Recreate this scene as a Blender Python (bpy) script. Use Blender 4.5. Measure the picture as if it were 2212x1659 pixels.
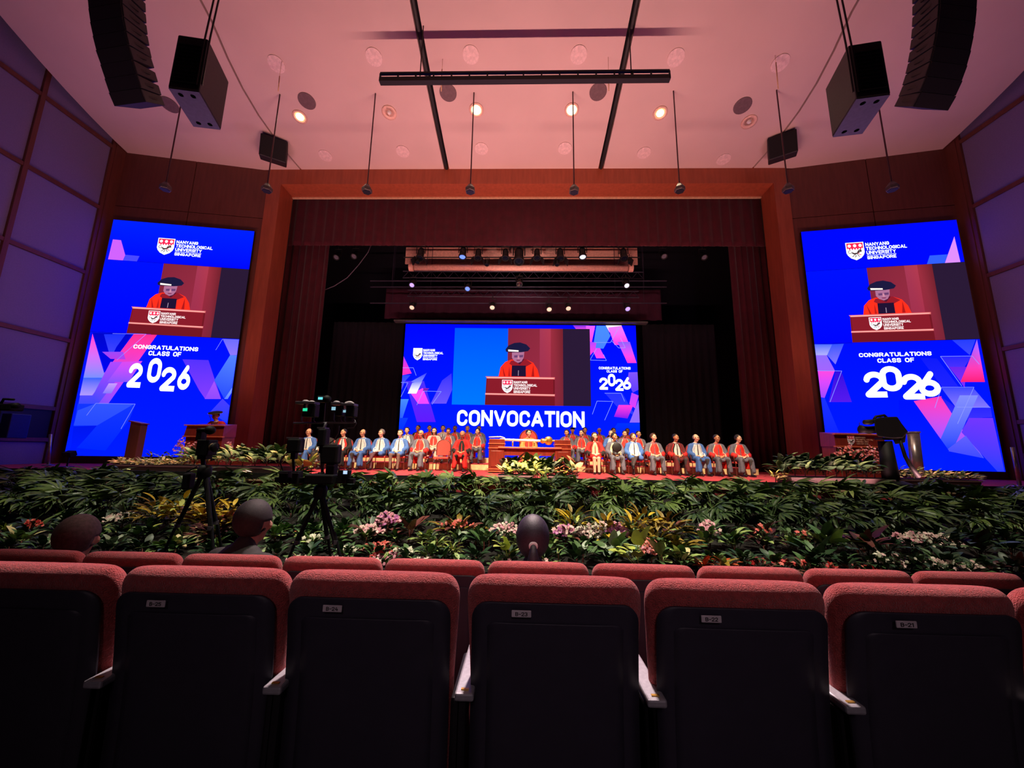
import bpy, bmesh, math, random
from mathutils import Vector, Matrix
from mathutils.bvhtree import BVHTree
random.seed(7)
S = bpy.context.scene
for o in list(bpy.data.objects): bpy.data.objects.remove(o)
COL = S.collection
PI = math.pi
# ------------------------------------------------------------------ camera
ZE = 1.55                       # eye height above the hall floor in front of the stage
FPX, PITCH, ROLL, YAW, CX = 830.91, .1694, .0163, .0272, .0648
_sp, _cp, _sy, _cy = math.sin(PITCH), math.cos(PITCH), math.sin(YAW), math.cos(YAW)
FW = Vector((-_sy*_cp, _cy*_cp, _sp)); _r0 = Vector((_cy, _sy, 0)); _u0 = _r0.cross(FW)
RT = _r0*math.cos(ROLL) + _u0*math.sin(ROLL); UPV = _u0*math.cos(ROLL) - _r0*math.sin(ROLL)
EYE = Vector((CX, 0, ZE))
cam = bpy.data.cameras.new('camera'); camo = bpy.data.objects.new('camera', cam); COL.objects.link(camo)
cam.sensor_width = 36; cam.lens = FPX/2212*36; cam.clip_start = .05; cam.clip_end = 200
m = Matrix((RT, UPV, -FW)).transposed().to_4x4(); m.translation = EYE; camo.matrix_world = m
S.camera = camo
# ------------------------------------------------------------------ world, exposure
S.view_settings.view_transform = 'Standard'; S.view_settings.look = 'None'
S.view_settings.gamma = 1; S.view_settings.use_curve_mapping = False; S.view_settings.exposure = 0
W = bpy.data.worlds.new('world'); S.world = W; W.use_nodes = True
W.node_tree.nodes['Background'].inputs[0].default_value = (.5, .35, .6, 1)
W.node_tree.nodes['Background'].inputs[1].default_value = .005
# ------------------------------------------------------------------ lamps of the hall (front-of-house lamps, plus added fill lights)
def spot(name, loc, target, energy, color, size=60, blend=.6, radius=.15):
    l = bpy.data.lights.new(name, 'SPOT'); l.energy = energy; l.color = color
    l.spot_size = math.radians(size); l.spot_blend = blend; l.shadow_soft_size = radius
    o = bpy.data.objects.new(name, l); COL.objects.link(o); o.location = loc
    o.rotation_euler = (Vector(target)-Vector(loc)).to_track_quat('-Z', 'Y').to_euler()
    return o
WARM, ROSE = (1, .76, .5), (1, .42, .36)
for x in (-6, -2, 2, 6):                                               # stage wash
    spot('stage_wash_lamp', (x*.6, 4.5, 12.6), (x*.85, 12.7, 1.0), 15000, WARM, 30, .8)
for x in (-5.5, 5.5):                                                  # cross light on the lecterns
    spot('lectern_lamp', (x*.5, 3.5, 12.4), (x*1.7, 11, 1.4), 4200, (1, .7, .52), 22, .8)
for x, e in ((-6.5, 2700), (0, 6000), (6.5, 2500)):                    # garden wash
    spot('garden_lamp', (x*1.0, 3.6, 11.5), (x*.8, 6.7, .5), e, (1, .93, .72), 56, .9)
def trough(x, w, e, col):                                              # added fill lights for the ceiling, shining up from an unseen trough
    l = bpy.data.lights.new('ceiling_fill_light', 'AREA'); l.shape = 'RECTANGLE'; l.size = w; l.size_y = .12; l.energy = e; l.color = col; l.spread = math.radians(100)
    o = bpy.data.objects.new('ceiling_fill_light', l); COL.objects.link(o); o.location = (x, 8.52, ZE-.73+.04)
    o.rotation_euler = Vector((0, .36, 1)).to_track_quat('-Z', 'Y').to_euler()
trough(0, 9, 660, (1, .50, .42)); trough(-9.5, 8, 200, (1, .45, .45)); trough(9.5, 8, 200, (1, .45, .45))
for x in (-9, 9):                                                      # fill spots added behind the camera to lift the side walls
    spot('side_wall_fill', (x, -6, 3.5), (x*1.6, 11.0, 8.5), 620, (.72, .48, .9), 52, 1.0, .6)
for x in (-6.4, 6.4): spot('pillar_lamp', (x, 3, 6), (x*1.62, 14.6, 4.5), 900, (1, .4, .26), 22, 1, .4)
spot('rig_lamp', (0, 10.5, 2.2), (0, 16.5, 9.3), 1500, (1, .7, .62), 26, 1, .3)
spot('seat_row_lamp', (0.3, 6.5, 10.0), (0.3, 1.7, 1.0), 9500, (1, .74, .74), 36, 1.0, .4)
spot('seat_back_fill', (0.6, -7, 7.5), (0.3, 2.2, 1.6), 900, (1, .70, .80), 22, 1.0, 1.2)  # soft fill added behind the camera for the seat backs
# ------------------------------------------------------------------ colour and material helpers
def lin(c):
    c = c/255
    return c/12.92 if c <= .04045 else ((c+.055)/1.055)**2.4
def L(c): return (lin(c[0]), lin(c[1]), lin(c[2]))
MC = {}
def mat(name, col, rough=.6, metal=0, scale=12, var=.15, bump=0, bscale=None, emit=0, kind='noise', sheen=0, spec=.5):
    if name in MC: return MC[name]
    m = bpy.data.materials.new(name); m.use_nodes = True; n = m.node_tree.nodes; k = m.node_tree.links
    b = n['Principled BSDF']; b.inputs['Roughness'].default_value = rough; b.inputs['Metallic'].default_value = metal
    b.inputs['Specular IOR Level'].default_value = spec
    if sheen: b.inputs['Sheen Weight'].default_value = sheen; b.inputs['Sheen Roughness'].default_value = .4
    c = L(col); tc = n.new('ShaderNodeTexCoord')
    if kind == 'wood':
        mp = n.new('ShaderNodeMapping'); mp.inputs['Scale'].default_value = (1, 1, .12); k.new(tc.outputs['Object'], mp.inputs[0])
        tx = n.new('ShaderNodeTexNoise'); tx.inputs['Scale'].default_value = scale; tx.inputs['Detail'].default_value = 6
        k.new(mp.outputs[0], tx.inputs['Vector'])
    else:
        tx = n.new('ShaderNodeTexNoise'); tx.inputs['Scale'].default_value = scale; tx.inputs['Detail'].default_value = 4
        k.new(tc.outputs['Object'], tx.inputs['Vector'])
    rp = n.new('ShaderNodeValToRGB'); k.new(tx.outputs['Fac'], rp.inputs[0])
    rp.color_ramp.elements[0].position = .3; rp.color_ramp.elements[1].position = .7
    rp.color_ramp.elements[0].color = (*[x*(1-var) for x in c], 1); rp.color_ramp.elements[1].color = (*[min(1, x*(1+var)) for x in c], 1)
    k.new(rp.outputs[0], b.inputs['Base Color'])
    if emit:
        k.new(rp.outputs[0], b.inputs['Emission Color']); b.inputs['Emission Strength'].default_value = emit
    if bump:
        t2 = n.new('ShaderNodeTexNoise'); t2.inputs['Scale'].default_value = bscale or scale*6; t2.inputs['Detail'].default_value = 3
        k.new(tc.outputs['Object'], t2.inputs['Vector'])
        bp = n.new('ShaderNodeBump'); bp.inputs['Strength'].default_value = bump; bp.inputs['Distance'].default_value = .01
        k.new(t2.outputs['Fac'], bp.inputs['Height']); k.new(bp.outputs[0], b.inputs['Normal'])
    MC[name] = m; return m
def ledmat(name='led_pixels', strength=1.0):
    if name in MC: return MC[name]
    m = bpy.data.materials.new(name); m.use_nodes = True; n = m.node_tree.nodes; k = m.node_tree.links
    n.remove(n['Principled BSDF']); e = n.new('ShaderNodeEmission'); a = n.new('ShaderNodeAttribute'); a.attribute_name = 'Col'
    e.inputs[1].default_value = strength; k.new(a.outputs['Color'], e.inputs[0]); k.new(e.outputs[0], n['Material Output'].inputs[0])
    MC[name] = m; return m
# ------------------------------------------------------------------ unproject a sight line of the calibrated photo onto a plane of the hall
def un(px, py, X=None, Y=None, Z=None):
    d = FW + RT*((px-1106)/FPX) - UPV*((py-829.5)/FPX)
    t = (X-CX)/d.x if X is not None else Y/d.y if Y is not None else (Z-ZE)/d.z
    return EYE + d*t
def ceil_z(y): s = 14.6-y; return ZE + 11.8 + .16*s + .012*s*s
def unc(px, py):
    d = FW + RT*((px-1106)/FPX) - UPV*((py-829.5)/FPX); lo, hi = 1., 40.
    for _ in range(50):
        t = (lo+hi)/2; p = EYE+d*t
        if p.z > ceil_z(p.y): hi = t
        else: lo = t
    return EYE+d*lo
# ------------------------------------------------------------------ mesh builder
class MB:
    def __init__(s): s.v = []; s.f = []; s.m = []; s.c = None
    def add(s, vs, fs, mi=0):
        b = len(s.v); s.v += [tuple(v) for v in vs]; s.f += [tuple(b+i for i in f) for f in fs]; s.m += [mi]*len(fs); return s
    def box(s, c, size, R=None, mi=0):
        c = Vector(c); h = Vector(size)/2
        vs = [Vector((x*h.x, y*h.y, z*h.z)) for x in (-1, 1) for y in (-1, 1) for z in (-1, 1)]
        if R is not None: vs = [R @ v for v in vs]
        return s.add([c+v for v in vs], [(0, 1, 3, 2), (4, 6, 7, 5), (0, 4, 5, 1), (2, 3, 7, 6), (0, 2, 6, 4), (1, 5, 7, 3)], mi)
    def hexa(s, lo, hi, mi=0):   # two matching rings
        n = len(lo)
        return s.add(list(lo)+list(hi), [tuple(range(n))[::-1], tuple(range(n, 2*n))]+[(i, (i+1) % n, n+(i+1) % n, n+i) for i in range(n)], mi)
    def tube(s, pts, r, n=8, mi=0, cap=True):
        pts = [Vector(p) for p in pts]; rs = r if isinstance(r, (list, tuple)) else [r]*len(pts)
        rings = []; prev = None
        for i, p in enumerate(pts):
            t = (pts[min(i+1, len(pts)-1)]-pts[max(i-1, 0)])
            t = t.normalized() if t.length > 1e-9 else Vector((0, 0, 1))
            a = prev if prev is not None else (Vector((1, 0, 0)) if abs(t.x) < .8 else Vector((0, 1, 0)))
            a = (a - t*a.dot(t)); a = a.normalized() if a.length > 1e-6 else t.orthogonal().normalized()
            b = t.cross(a); prev = a
            rings.append([p+(a*math.cos(2*PI*k/n)+b*math.sin(2*PI*k/n))*rs[i] for k in range(n)])
        vs = [v for r_ in rings for v in r_]; fs = []
        for i in range(len(pts)-1):
            for k in range(n): fs.append((i*n+k, i*n+(k+1) % n, (i+1)*n+(k+1) % n, (i+1)*n+k))
        if cap: fs += [tuple(range(n))[::-1], tuple((len(pts)-1)*n+k for k in range(n))]
        return s.add(vs, fs, mi)
    def lathe(s, prof, c=(0, 0, 0), R=None, n=16, mi=0):
        c = Vector(c); vs = []; fs = []
        for r, z in prof:
            for k in range(n):
                v = Vector((r*math.cos(2*PI*k/n), r*math.sin(2*PI*k/n), z))
                vs.append(c+(R @ v if R is not None else v))
        for i in range(len(prof)-1):
            for k in range(n): fs.append((i*n+k, i*n+(k+1) % n, (i+1)*n+(k+1) % n, (i+1)*n+k))
        fs += [tuple(range(n))[::-1], tuple((len(prof)-1)*n+k for k in range(n))]
        return s.add(vs, fs, mi)
    def ball(s, c, r, n=10, k=6, mi=0, R=None):
        r = r if hasattr(r, '__len__') else (r, r, r); c = Vector(c)
        vs = [Vector((0, 0, r[2]))]; fs = []
        for i in range(1, k):
            a = PI*i/k
            for j in range(n): vs.append(Vector((r[0]*math.sin(a)*math.cos(2*PI*j/n), r[1]*math.sin(a)*math.sin(2*PI*j/n), r[2]*math.cos(a))))
        vs.append(Vector((0, 0, -r[2])))
        for j in range(n): fs.append((0, 1+j, 1+(j+1) % n)); fs.append((len(vs)-1, 1+(k-2)*n+(j+1) % n, 1+(k-2)*n+j))
        for i in range(k-2):
            for j in range(n): fs.append((1+i*n+j, 1+(i+1)*n+j, 1+(i+1)*n+(j+1) % n, 1+i*n+(j+1) % n))
        return s.add([c+(R @ v if R is not None else v) for v in vs], fs, mi)
    def mesh(s, name, mats, smooth=False, cols=None):
        me = bpy.data.meshes.new(name); me.from_pydata(s.v, [], s.f)
        for mm in (mats if isinstance(mats, (list, tuple)) else [mats]): me.materials.append(mm)
        me.polygons.foreach_set('material_index', s.m)
        if smooth: me.polygons.foreach_set('use_smooth', [True]*len(s.f))
        if cols is not None:
            at = me.color_attributes.new('Col', 'FLOAT_COLOR', 'POINT')
            at.data.foreach_set('color', [x for c in cols for x in (*c, 1.0)])
        me.update(); return me
    def build(s, name, mats, parent=None, smooth=False, bevel=0, cols=None):
        o = bpy.data.objects.new(name, s.mesh(name, mats, smooth, cols)); COL.objects.link(o)
        if parent is not None: o.parent = parent
        if bevel:
            b = o.modifiers.new('bevel', 'BEVEL'); b.width = bevel; b.segments = 2; b.limit_method = 'ANGLE'; b.angle_limit = math.radians(40)
        return o
def tag(o, label, cat, group=None, kind=None):
    o['label'] = label; o['category'] = cat
    if group: o['group'] = group
    if kind: o['kind'] = kind
    return o
def thing(name, label, cat, loc=(0, 0, 0), rz=0, group=None):
    o = bpy.data.objects.new(name, None); COL.objects.link(o); o.empty_display_size = .1
    o.location = loc; o.rotation_euler = (0, 0, rz); return tag(o, label, cat, group)
def struct(o): o['kind'] = 'structure'; return o
def inst(name, me, parent=None, loc=(0, 0, 0), rot=(0, 0, 0), scale=(1, 1, 1)):
    o = bpy.data.objects.new(name, me); COL.objects.link(o); o.location = loc; o.rotation_euler = rot
    o.scale = scale if hasattr(scale, '__len__') else (scale,)*3
    if parent is not None: o.parent = parent
    return o
def kids(o): return [c for c in o.children]
def dup(o, label, loc, rz=None, group=None):
    r = o.copy(); COL.objects.link(r); r.location = loc
    if rz is not None: r.rotation_euler = (0, 0, rz)
    r['label'] = label
    if group: r['group'] = group
    for ch in list(o.children):
        c = ch.copy(); COL.objects.link(c); c.parent = r
        for g in list(ch.children):
            d = g.copy(); COL.objects.link(d); d.parent = c
    return r
def rx(a): return Matrix.Rotation(a, 3, 'X')
def ry(a): return Matrix.Rotation(a, 3, 'Y')
def rz_(a): return Matrix.Rotation(a, 3, 'Z')
# rounded stroke lettering: every glyph is a set of centre lines in a unit cell, thickened to flat strips
def _arc(cx, cy, rx_, ry_, a0, a1, n=8): return [(cx+rx_*math.cos(math.radians(a0+(a1-a0)*i/n)), cy+ry_*math.sin(math.radians(a0+(a1-a0)*i/n))) for i in range(n+1)]
_O = _arc(.5, .7, .5, .3, 0, 180)+_arc(.5, .3, .5, .3, 180, 360)+[(1, .7)]
_SS = [(1, .76), (.93, .91), (.75, .985), (.5, 1), (.25, .985), (.07, .91), (0, .76), (.07, .62), (.25, .55), (.5, .51), (.75, .46), (.93, .38), (1, .25), (.93, .09), (.75, .015), (.5, 0), (.25, .015), (.07, .09), (0, .24)]
GL = {'O': (.62, [_O]), '0': (.58, [_O]), 'C': (.58, [_arc(.5, .7, .5, .3, 8, 180)+_arc(.5, .3, .5, .3, 180, 352)]),
      'G': (.6, [_arc(.5, .7, .5, .3, 8, 180)+_arc(.5, .3, .5, .3, 180, 360)+[(1, .47), (.55, .47)]]), 'N': (.64, [[(0, 0), (0, 1)], [(0, 1), (1, 0)], [(1, 0), (1, 1)]]),
      'V': (.66, [[(0, 1), (.5, 0), (1, 1)]]), 'A': (.68, [[(0, 0), (.5, 1), (1, 0)], [(.2, .27), (.8, .27)]]), 'T': (.56, [[(0, 1), (1, 1)], [(.5, 1), (.5, 0)]]), 'I': (.0, [[(0, 0), (0, 1)]]),
      'H': (.6, [[(0, 0), (0, 1)], [(1, 0), (1, 1)], [(0, .5), (1, .5)]]), 'E': (.5, [[(1, 1), (0, 1), (0, 0), (1, 0)], [(0, .5), (.85, .5)]]), 'F': (.5, [[(1, 1), (0, 1), (0, 0)], [(0, .48), (.85, .48)]]), 'L': (.48, [[(0, 1), (0, 0), (1, 0)]]),
      'R': (.58, [[(0, 0), (0, 1), (.6, 1)]+_arc(.6, .73, .36, .27, 90, -90)+[(0, .46)], [(.5, .46), (1, 0)]]), 'P': (.56, [[(0, 0), (0, 1), (.6, 1)]+_arc(.6, .73, .38, .27, 90, -90)+[(0, .46)]]), 'S': (.55, [_SS]), 'U': (.6, [[(0, 1)]+_arc(.5, .3, .5, .3, 180, 360)+[(1, 1)]]),
      'Y': (.6, [[(0, 1), (.5, .45), (1, 1)], [(.5, .45), (.5, 0)]]), 'B': (.58, [[(.6, 0), (0, 0), (0, 1), (.6, 1)]+_arc(.6, .76, .34, .24, 90, -90)+[(0, .52)], [(.6, .52)]+_arc(.6, .26, .38, .26, 90, -90)]),
      '2': (.58, [[(0, .74)]+_arc(.5, .72, .5, .28, 170, -25, 10)+[(0, 0), (1, 0)]]), '6': (.58, [[(.68, 1), (.12, .46), (0, .3)], _arc(.5, .29, .5, .29, 0, 360, 14)]), '9': (.58, [[(.32, 0), (.88, .54), (1, .7)], _arc(.5, .71, .5, .29, 0, 360, 14)]),
      '1': (.25, [[(0, .8), (1, 1), (1, 0)]]), '3': (.55, [_arc(.45, .75, .5, .25, 150, -90, 8)+_arc(.45, .25, .55, .25, 90, -150, 8)]), '4': (.6, [[(.5, 1), (0, .3), (1, .3)], [(.75, .6), (.75, 0)]]), '5': (.55, [[(.95, 1), (.08, 1), (.04, .55)]+_arc(.45, .3, .55, .3, 110, -150, 9)]),
      '7': (.55, [[(0, 1), (1, 1), (.35, 0)]]), '8': (.58, [_arc(.5, .75, .42, .25, 0, 360, 12), _arc(.5, .26, .5, .26, 0, 360, 12)]), '-': (.4, [[(0, .48), (1, .48)]]), ' ': (.3, [])}
def textmesh(body, t=.2):
    vs, fs = [], []; x = 0
    for chh in body:
        w, strokes = GL[chh]
        for pl in strokes:
            P = [(x+t/2+w*px*(1-0), t/2+(1-t)*py) for px, py in pl]
            for k, (a, b) in enumerate(zip(P, P[1:])):
                dx, dy = b[0]-a[0], b[1]-a[1]; l = math.hypot(dx, dy)
                if l < 1e-6: continue
                nx, ny = -dy/l*t/2, dx/l*t/2; ex, ey = dx/l*t/2, dy/l*t/2
                cl = len(P) > 2 and math.hypot(P[0][0]-P[-1][0], P[0][1]-P[-1][1]) < 1e-4
                s0 = 1 if k == 0 and not cl else 0; s1 = 1 if k == len(P)-2 and not cl else 0
                straight = 1 if abs(dx) < 1e-6 or abs(dy) < 1e-6 else 0
                s0 *= straight; s1 *= straight; n0 = len(vs)
                vs += [(a[0]+nx-ex*s0, a[1]+ny-ey*s0), (b[0]+nx+ex*s1, b[1]+ny+ey*s1), (b[0]-nx+ex*s1, b[1]-ny+ey*s1), (a[0]-nx-ex*s0, a[1]-ny-ey*s0)]; fs.append((n0+3, n0+2, n0+1, n0))
            closed = len(P) > 2 and math.hypot(P[0][0]-P[-1][0], P[0][1]-P[-1][1]) < 1e-4
            for k, p in enumerate(P):
                if (0 < k < len(P)-1) or not (abs(P[min(k+1, len(P)-1)][0]-P[max(k-1, 0)][0]) < 1e-6 or abs(P[min(k+1, len(P)-1)][1]-P[max(k-1, 0)][1]) < 1e-6):
                    n0 = len(vs); vs += [(p[0]+t/2*math.cos(PI*q/5), p[1]+t/2*math.sin(PI*q/5)) for q in range(10)]; fs.append(tuple(range(n0, n0+10)))
        x += w+t+.09+(.08 if False else 0)
    xs = [v[0] for v in vs]; x0, x1 = min(xs), max(xs)
    return [((v[0]-x0)/(x1-x0), v[1]) for v in vs], fs
# ================================================================== materials
M_plaster = mat('ceiling_plaster', (205, 180, 178), .9, scale=.6, var=.04)
M_black = mat('black_paint', (14, 13, 16), .6)
M_dark = mat('dark_metal', (26, 25, 28), .45, .3)
M_wood = mat('reddish_wood_veneer', (158, 78, 52), .45, kind='wood', scale=9, var=.14)
M_woodd = mat('dark_wood_veneer', (104, 56, 44), .5, kind='wood', scale=9, var=.14)
M_mahog = mat('mahogany', (120, 42, 30), .35, kind='wood', scale=16, var=.22)
M_pale = mat('pale_trim', (215, 175, 140), .5)
M_velvet = mat('red_velvet', (72, 5, 26), .9, scale=3, var=.18, sheen=.3)
M_velvd = mat('dark_velvet', (30, 12, 22), .95, scale=3, var=.1)
M_masking = mat('black_masking_cloth', (9, 7, 28), .95, scale=3, var=.1)
M_panel = mat('acoustic_fabric', (126, 118, 156), .9, scale=30, var=.06, bump=.1)
M_carpet = mat('red_stage_carpet', (178, 54, 64), .95, scale=5, var=.12, bump=.3, bscale=200)
M_hall = mat('dark_hall_carpet', (30, 24, 34), .95, scale=10, var=.3)
M_seat = mat('red_seat_fabric', (170, 62, 60), .85, scale=60, var=.22, bump=.9, bscale=260, sheen=.25)
M_shell = mat('charcoal_seat_shell', (44, 41, 54), .55, scale=20, var=.08)
M_arm = mat('silver_armrest', (158, 158, 162), .4, .3, scale=80, var=.12)
M_plate = mat('number_plate', (196, 186, 190), .5)
M_ink = mat('black_ink', (14, 12, 14), .6)
M_riser = mat('cream_riser_face', (232, 205, 150), .7)
M_gold = mat('gold', (222, 172, 84), .3, .8)
M_steel = mat('brushed_steel', (170, 168, 166), .3, .8)
M_white = mat('white_enamel', (225, 222, 220), .4)
M_lens = mat('lens_glass', (20, 24, 40), .05, spec=.9)
# ================================================================== the room shell
fl = MB()
fl.box((0, 8.7, -.05), (36, 23, .1))
FA, FB, FC = .037, .234, .43
fl.box((0, 1.2, (FA)/2-.001), (36, 2.9, FA))
fl.box((0, .30, FB/2), (36, 2.5, FB)); fl.box((0, -1.6, FC/2), (36, 3.9, FC))
struct(fl.build('floor', M_hall))
STZ = ZE-.73
st = MB(); st.box((0, 14.2, STZ/2), (33.1, 11.7, STZ)); so = struct(st.build('stage_floor', M_carpet))
nose = MB(); nose.box((0, 8.34, STZ+.004), (33.1, .05, .03)); no = nose.build('stage_nosing', M_pale, so)
# ceiling: plaster strips with open slots between them, curved along the hall
ce = struct(bpy.data.objects.new('ceiling', None)); COL.objects.link(ce)
YS = [14.62, 14.0, 13.2, 12.3, 11.4, 10.5, 9.6, 8.7, 7.8, 6.8, 5.8, 4.5, 3, 1, -2, -6, -10]
def xe(y):   # outer edge of the plaster
    s = 14.6-y; return 16.5-.035*max(0, s-1.2)**1.6 if s < 9 else 16.5-.035*(7.8)**1.6
def xt(y): s = 14.6-y; return 9.62+.34*math.sin(min(1, s/5.2)*PI)**1.0
curves = [lambda y: -xe(y), lambda y: -xt(y), lambda y: -3.28, lambda y: 3.28, lambda y: xt(y), lambda y: xe(y)]
gaps = [0, .035, .11, .11, .035, 0]
for i in range(5):
    b = MB(); n = len(YS); dz = .0 if i in (1, 2, 3) else .0
    for y in YS:
        xa, xb = curves[i](y)+gaps[i], curves[i+1](y)-gaps[i+1]; z = ceil_z(y)
        b.v += [(xa, y, z), (xb, y, z), (xa, y, z+.3), (xb, y, z+.3)]
    for k in range(n-1):
        a = 4*k; c = a+4
        for q in ((a, c, c+1, a+1), (a+2, a+3, c+3, c+2), (a, a+2, c+2, c), (a+1, c+1, c+3, a+3)): b.f.append(q); b.m.append(0)
    b.build('ceiling_panel', M_plaster, ce, smooth=False)
b = MB()
for y in YS: b.v += [(-17.4, y, ceil_z(y)+.45), (17.4, y, ceil_z(y)+.45)]
for k in range(len(YS)-1): b.f.append((2*k, 2*k+1, 2*k+3, 2*k+2)); b.m.append(0)
b.build('plenum_deck', M_black, ce)
for sx in (-1, 1):                                                     # lighting rails recessed in the two wide slots
    b = MB(); b.tube([(sx*3.28, y, ceil_z(y)+.02) for y in YS], .07, 6); b.build('slot_rail', M_black, ce)
# front wall with the proscenium opening
YF, YI = 14.6, 15.5
ol, orr = un(604, 398, Y=YF), un(1668, 398, Y=YF)
XO = (orr.x-ol.x)/2; ZO = ol.z
il, ir = un(632, 428, Y=YI), un(1642, 426, Y=YI)
XI = (ir.x-il.x)/2; ZI = (il.z+ir.z)/2
XS = 11.0
wf = MB()
ztop = ceil_z(YF)+.35
wf.box((0, YF+.1, (ZO+ztop)/2), (2*XS, .2, ztop-ZO))
for sx in (-1, 1): wf.box((sx*(XO+XS)/2, YF+.1, (STZ+ZO)/2), (XS-XO, .2, ZO-STZ))
wfo = struct(wf.build('wall_front', M_wood))
ch = MB()
ch.add([(-XO, YF, ZO), (XO, YF, ZO), (XI, YI, ZI), (-XI, YI, ZI)], [(0, 1, 2, 3)]); ch.build('header_reveal', M_wood, wfo)
for sx in (-1, 1):
    ch = MB(); ch.add([(sx*XO, YF, ZO), (sx*XI, YI, ZI), (sx*XI, YI, STZ), (sx*XO, YF, STZ)], [(0, 1, 2, 3) if sx < 0 else (3, 2, 1, 0)])
    ch.build('pillar_reveal', M_wood, wfo)
ed = MB(); ed.box((0, YI-.02, ZI-.02), (2*XI, .08, .07))
ed.build('reveal_edge', M_pale, wfo)
# screen walls: slightly angled bays either side, built from wood panels with open joints
SO, SI = (16.337, 13.764), (11.186, 14.592)
sdir = Vector((SO[0]-SI[0], SO[1]-SI[1], 0)).normalized()
def bay(sx):
    r = struct(bpy.data.objects.new('wall_front_'+('left' if sx < 0 else 'right'), None)); COL.objects.link(r)
    a = Vector((XS, 14.66, 0)); d = sdir; n = Vector((d.y, -d.x, 0)); n = n if n.y < 0 else -n
    tot = (16.75-XS)/d.x; J = .02
    def P(u, z, off): q = a+d*u-n*off; return Vector((sx*q.x, q.y, z))
    rows = [(STZ-.8, 11.05), (11.08, ZE+12.3)]
    for (z0, z1) in rows:
        for (u0, u1) in ((0.03, 2.9), (2.93, tot)):
            b = MB(); lo = [P(u0, z0, 0), P(u1, z0, 0), P(u1, z0, .12), P(u0, z0, .12)]; hi = [P(u0, z1, 0), P(u1, z1, 0), P(u1, z1, .12), P(u0, z1, .12)]
            b.hexa(lo, hi); b.build('wood_panel', M_woodd, r)
    b = MB(); b.hexa([P(0, STZ-.8, .1), P(tot+.3, STZ-.8, .1), P(tot+.3, STZ-.8, .3), P(0, STZ-.8, .3)], [P(0, ZE+12.4, .1), P(tot+.3, ZE+12.4, .1), P(tot+.3, ZE+12.4, .3), P(0, ZE+12.4, .3)])
    b.build('wall_core', M_black, r)
for sx in (-1, 1): bay(sx)
# side walls with big framed acoustic panels
XW = 16.62
ZL = [ZE+.085, ZE+1.18, ZE+3.69, ZE+6.40, ZE+9.12, ZE+11.82, ZE+14.4]
YV = [13.35, 11.02, 8.7, 6.4, 4.1, 1.8, -.5]
for sx in (-1, 1):
    w = MB(); w.box((sx*(XW+.25), 3.0, 8.2), (.3, 23.6, 16.4)); wo = struct(w.build('wall_left' if sx < 0 else 'wall_right', M_woodd))
    for i in range(len(ZL)-1):
        for j in range(len(YV)-1):
            if sx < 0 and i == 0: continue
            z0, z1, y1, y0 = ZL[i]+.07, ZL[i+1]-.07, YV[j]-.07, YV[j+1]+.07
            b = MB(); b.box((sx*(XW+.06), (y0+y1)/2, (z0+z1)/2), (.08, y1-y0, z1-z0)); b.build('acoustic_panel', M_panel, wo, bevel=.015)
    for j in range(len(YV)-1):                                         # lower panels beside the stage
        b = MB(); b.box((sx*(XW+.06), (YV[j]+YV[j+1])/2, ZE-.75), (.08, YV[j]-YV[j+1]-.14, 1.5)); b.build('acoustic_panel', M_panel, wo, bevel=.015)
    for z in ZL:
        b = MB(); b.box((sx*(XW+.03), 4.2, z), (.14, 18.6, .13)); b.build('rail', M_woodd, wo)
    for y in YV:
        b = MB(); b.box((sx*(XW+.025), y, 8.2), (.15, .13, 16)); b.build('stile', M_woodd, wo)
    b = MB(); b.box((sx*(XW+.02), 13.95, 8.2), (.2, 1.1, 16)); b.build('corner_board', M_woodd, wo)
    if sx < 0:                                                         # dark niche with a lit box in the left wall
        b = MB(); b.box((-XW-.05, 12.1, ZE+.63), (.06, 2.3, .98)); b.build('niche', M_black, wo)
wb = MB(); wb.box((0, -8.8, 8.5), (36, .2, 18)); struct(wb.build('wall_back', M_velvd))
# ================================================================== behind the opening: masking, curtains, stage house
sb = MB()
sb.box((0, 20.1, 8), (26, .2, 16)); sb.box((-12, 17.8, 8), (.2, 4.6, 16)); sb.box((12, 17.8, 8), (.2, 4.6, 16)); sb.box((0, 17.8, 15.2), (26, 4.9, .2))
struct(sb.build('wall_stage_house', M_masking))
def drape(name, label, x0, x1, z0, z1, y, mt, folds, amp, scallop=0, cat='curtain', group=None):
    b = MB(); n = folds*8; rows = 10; rnd = random.Random(int(x0*31+z1*7))
    ph = [rnd.uniform(-.5, .5) for _ in range(n+1)]
    for j in range(rows+1):
        t = j/rows
        for i in range(n+1):
            u = i/n; a = amp*(.55+.45*t)
            w = math.sin(u*folds*2*PI+.5*ph[i-i % 8])+.25*math.sin(u*folds*4.6*PI+2)
            z = z1+(z0-z1)*t
            if j == rows: z += scallop*math.sin(u*folds*2*PI)*.5
            b.v.append((x0+(x1-x0)*u, y+a*w, z))
    for j in range(rows):
        for i in range(n):
            k = j*(n+1)+i; b.f.append((k, k+n+1, k+n+2, k+1)); b.m.append(0)
    o = b.build(name, mt, smooth=True); s = o.modifiers.new('s', 'SOLIDIFY'); s.thickness = .01
    return tag(o, label, cat, group)
vb = un(1106, 531, Y=15.95).z
drape('valance_curtain', 'dark red pleated velvet valance hung across the top of the stage opening', -XI-.3, XI+.3, vb, ZI+.5, 15.95, M_velvet, 46, .05, .05)
lx = un(697, 700, Y=16.3).x-.05; rxx = un(1588, 700, Y=16.3).x
drape('leg_curtain', 'dark red velvet curtain gathered at the left side of the stage opening', -XI-1.3, lx, STZ, ZI+.5, 16.3, M_velvet, 9, .09)
drape('leg_curtain', 'dark red velvet curtain gathered at the right side of the stage opening', rxx, XI+1.3, STZ, ZI+.5, 16.3, M_velvet, 9, .09)
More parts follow.
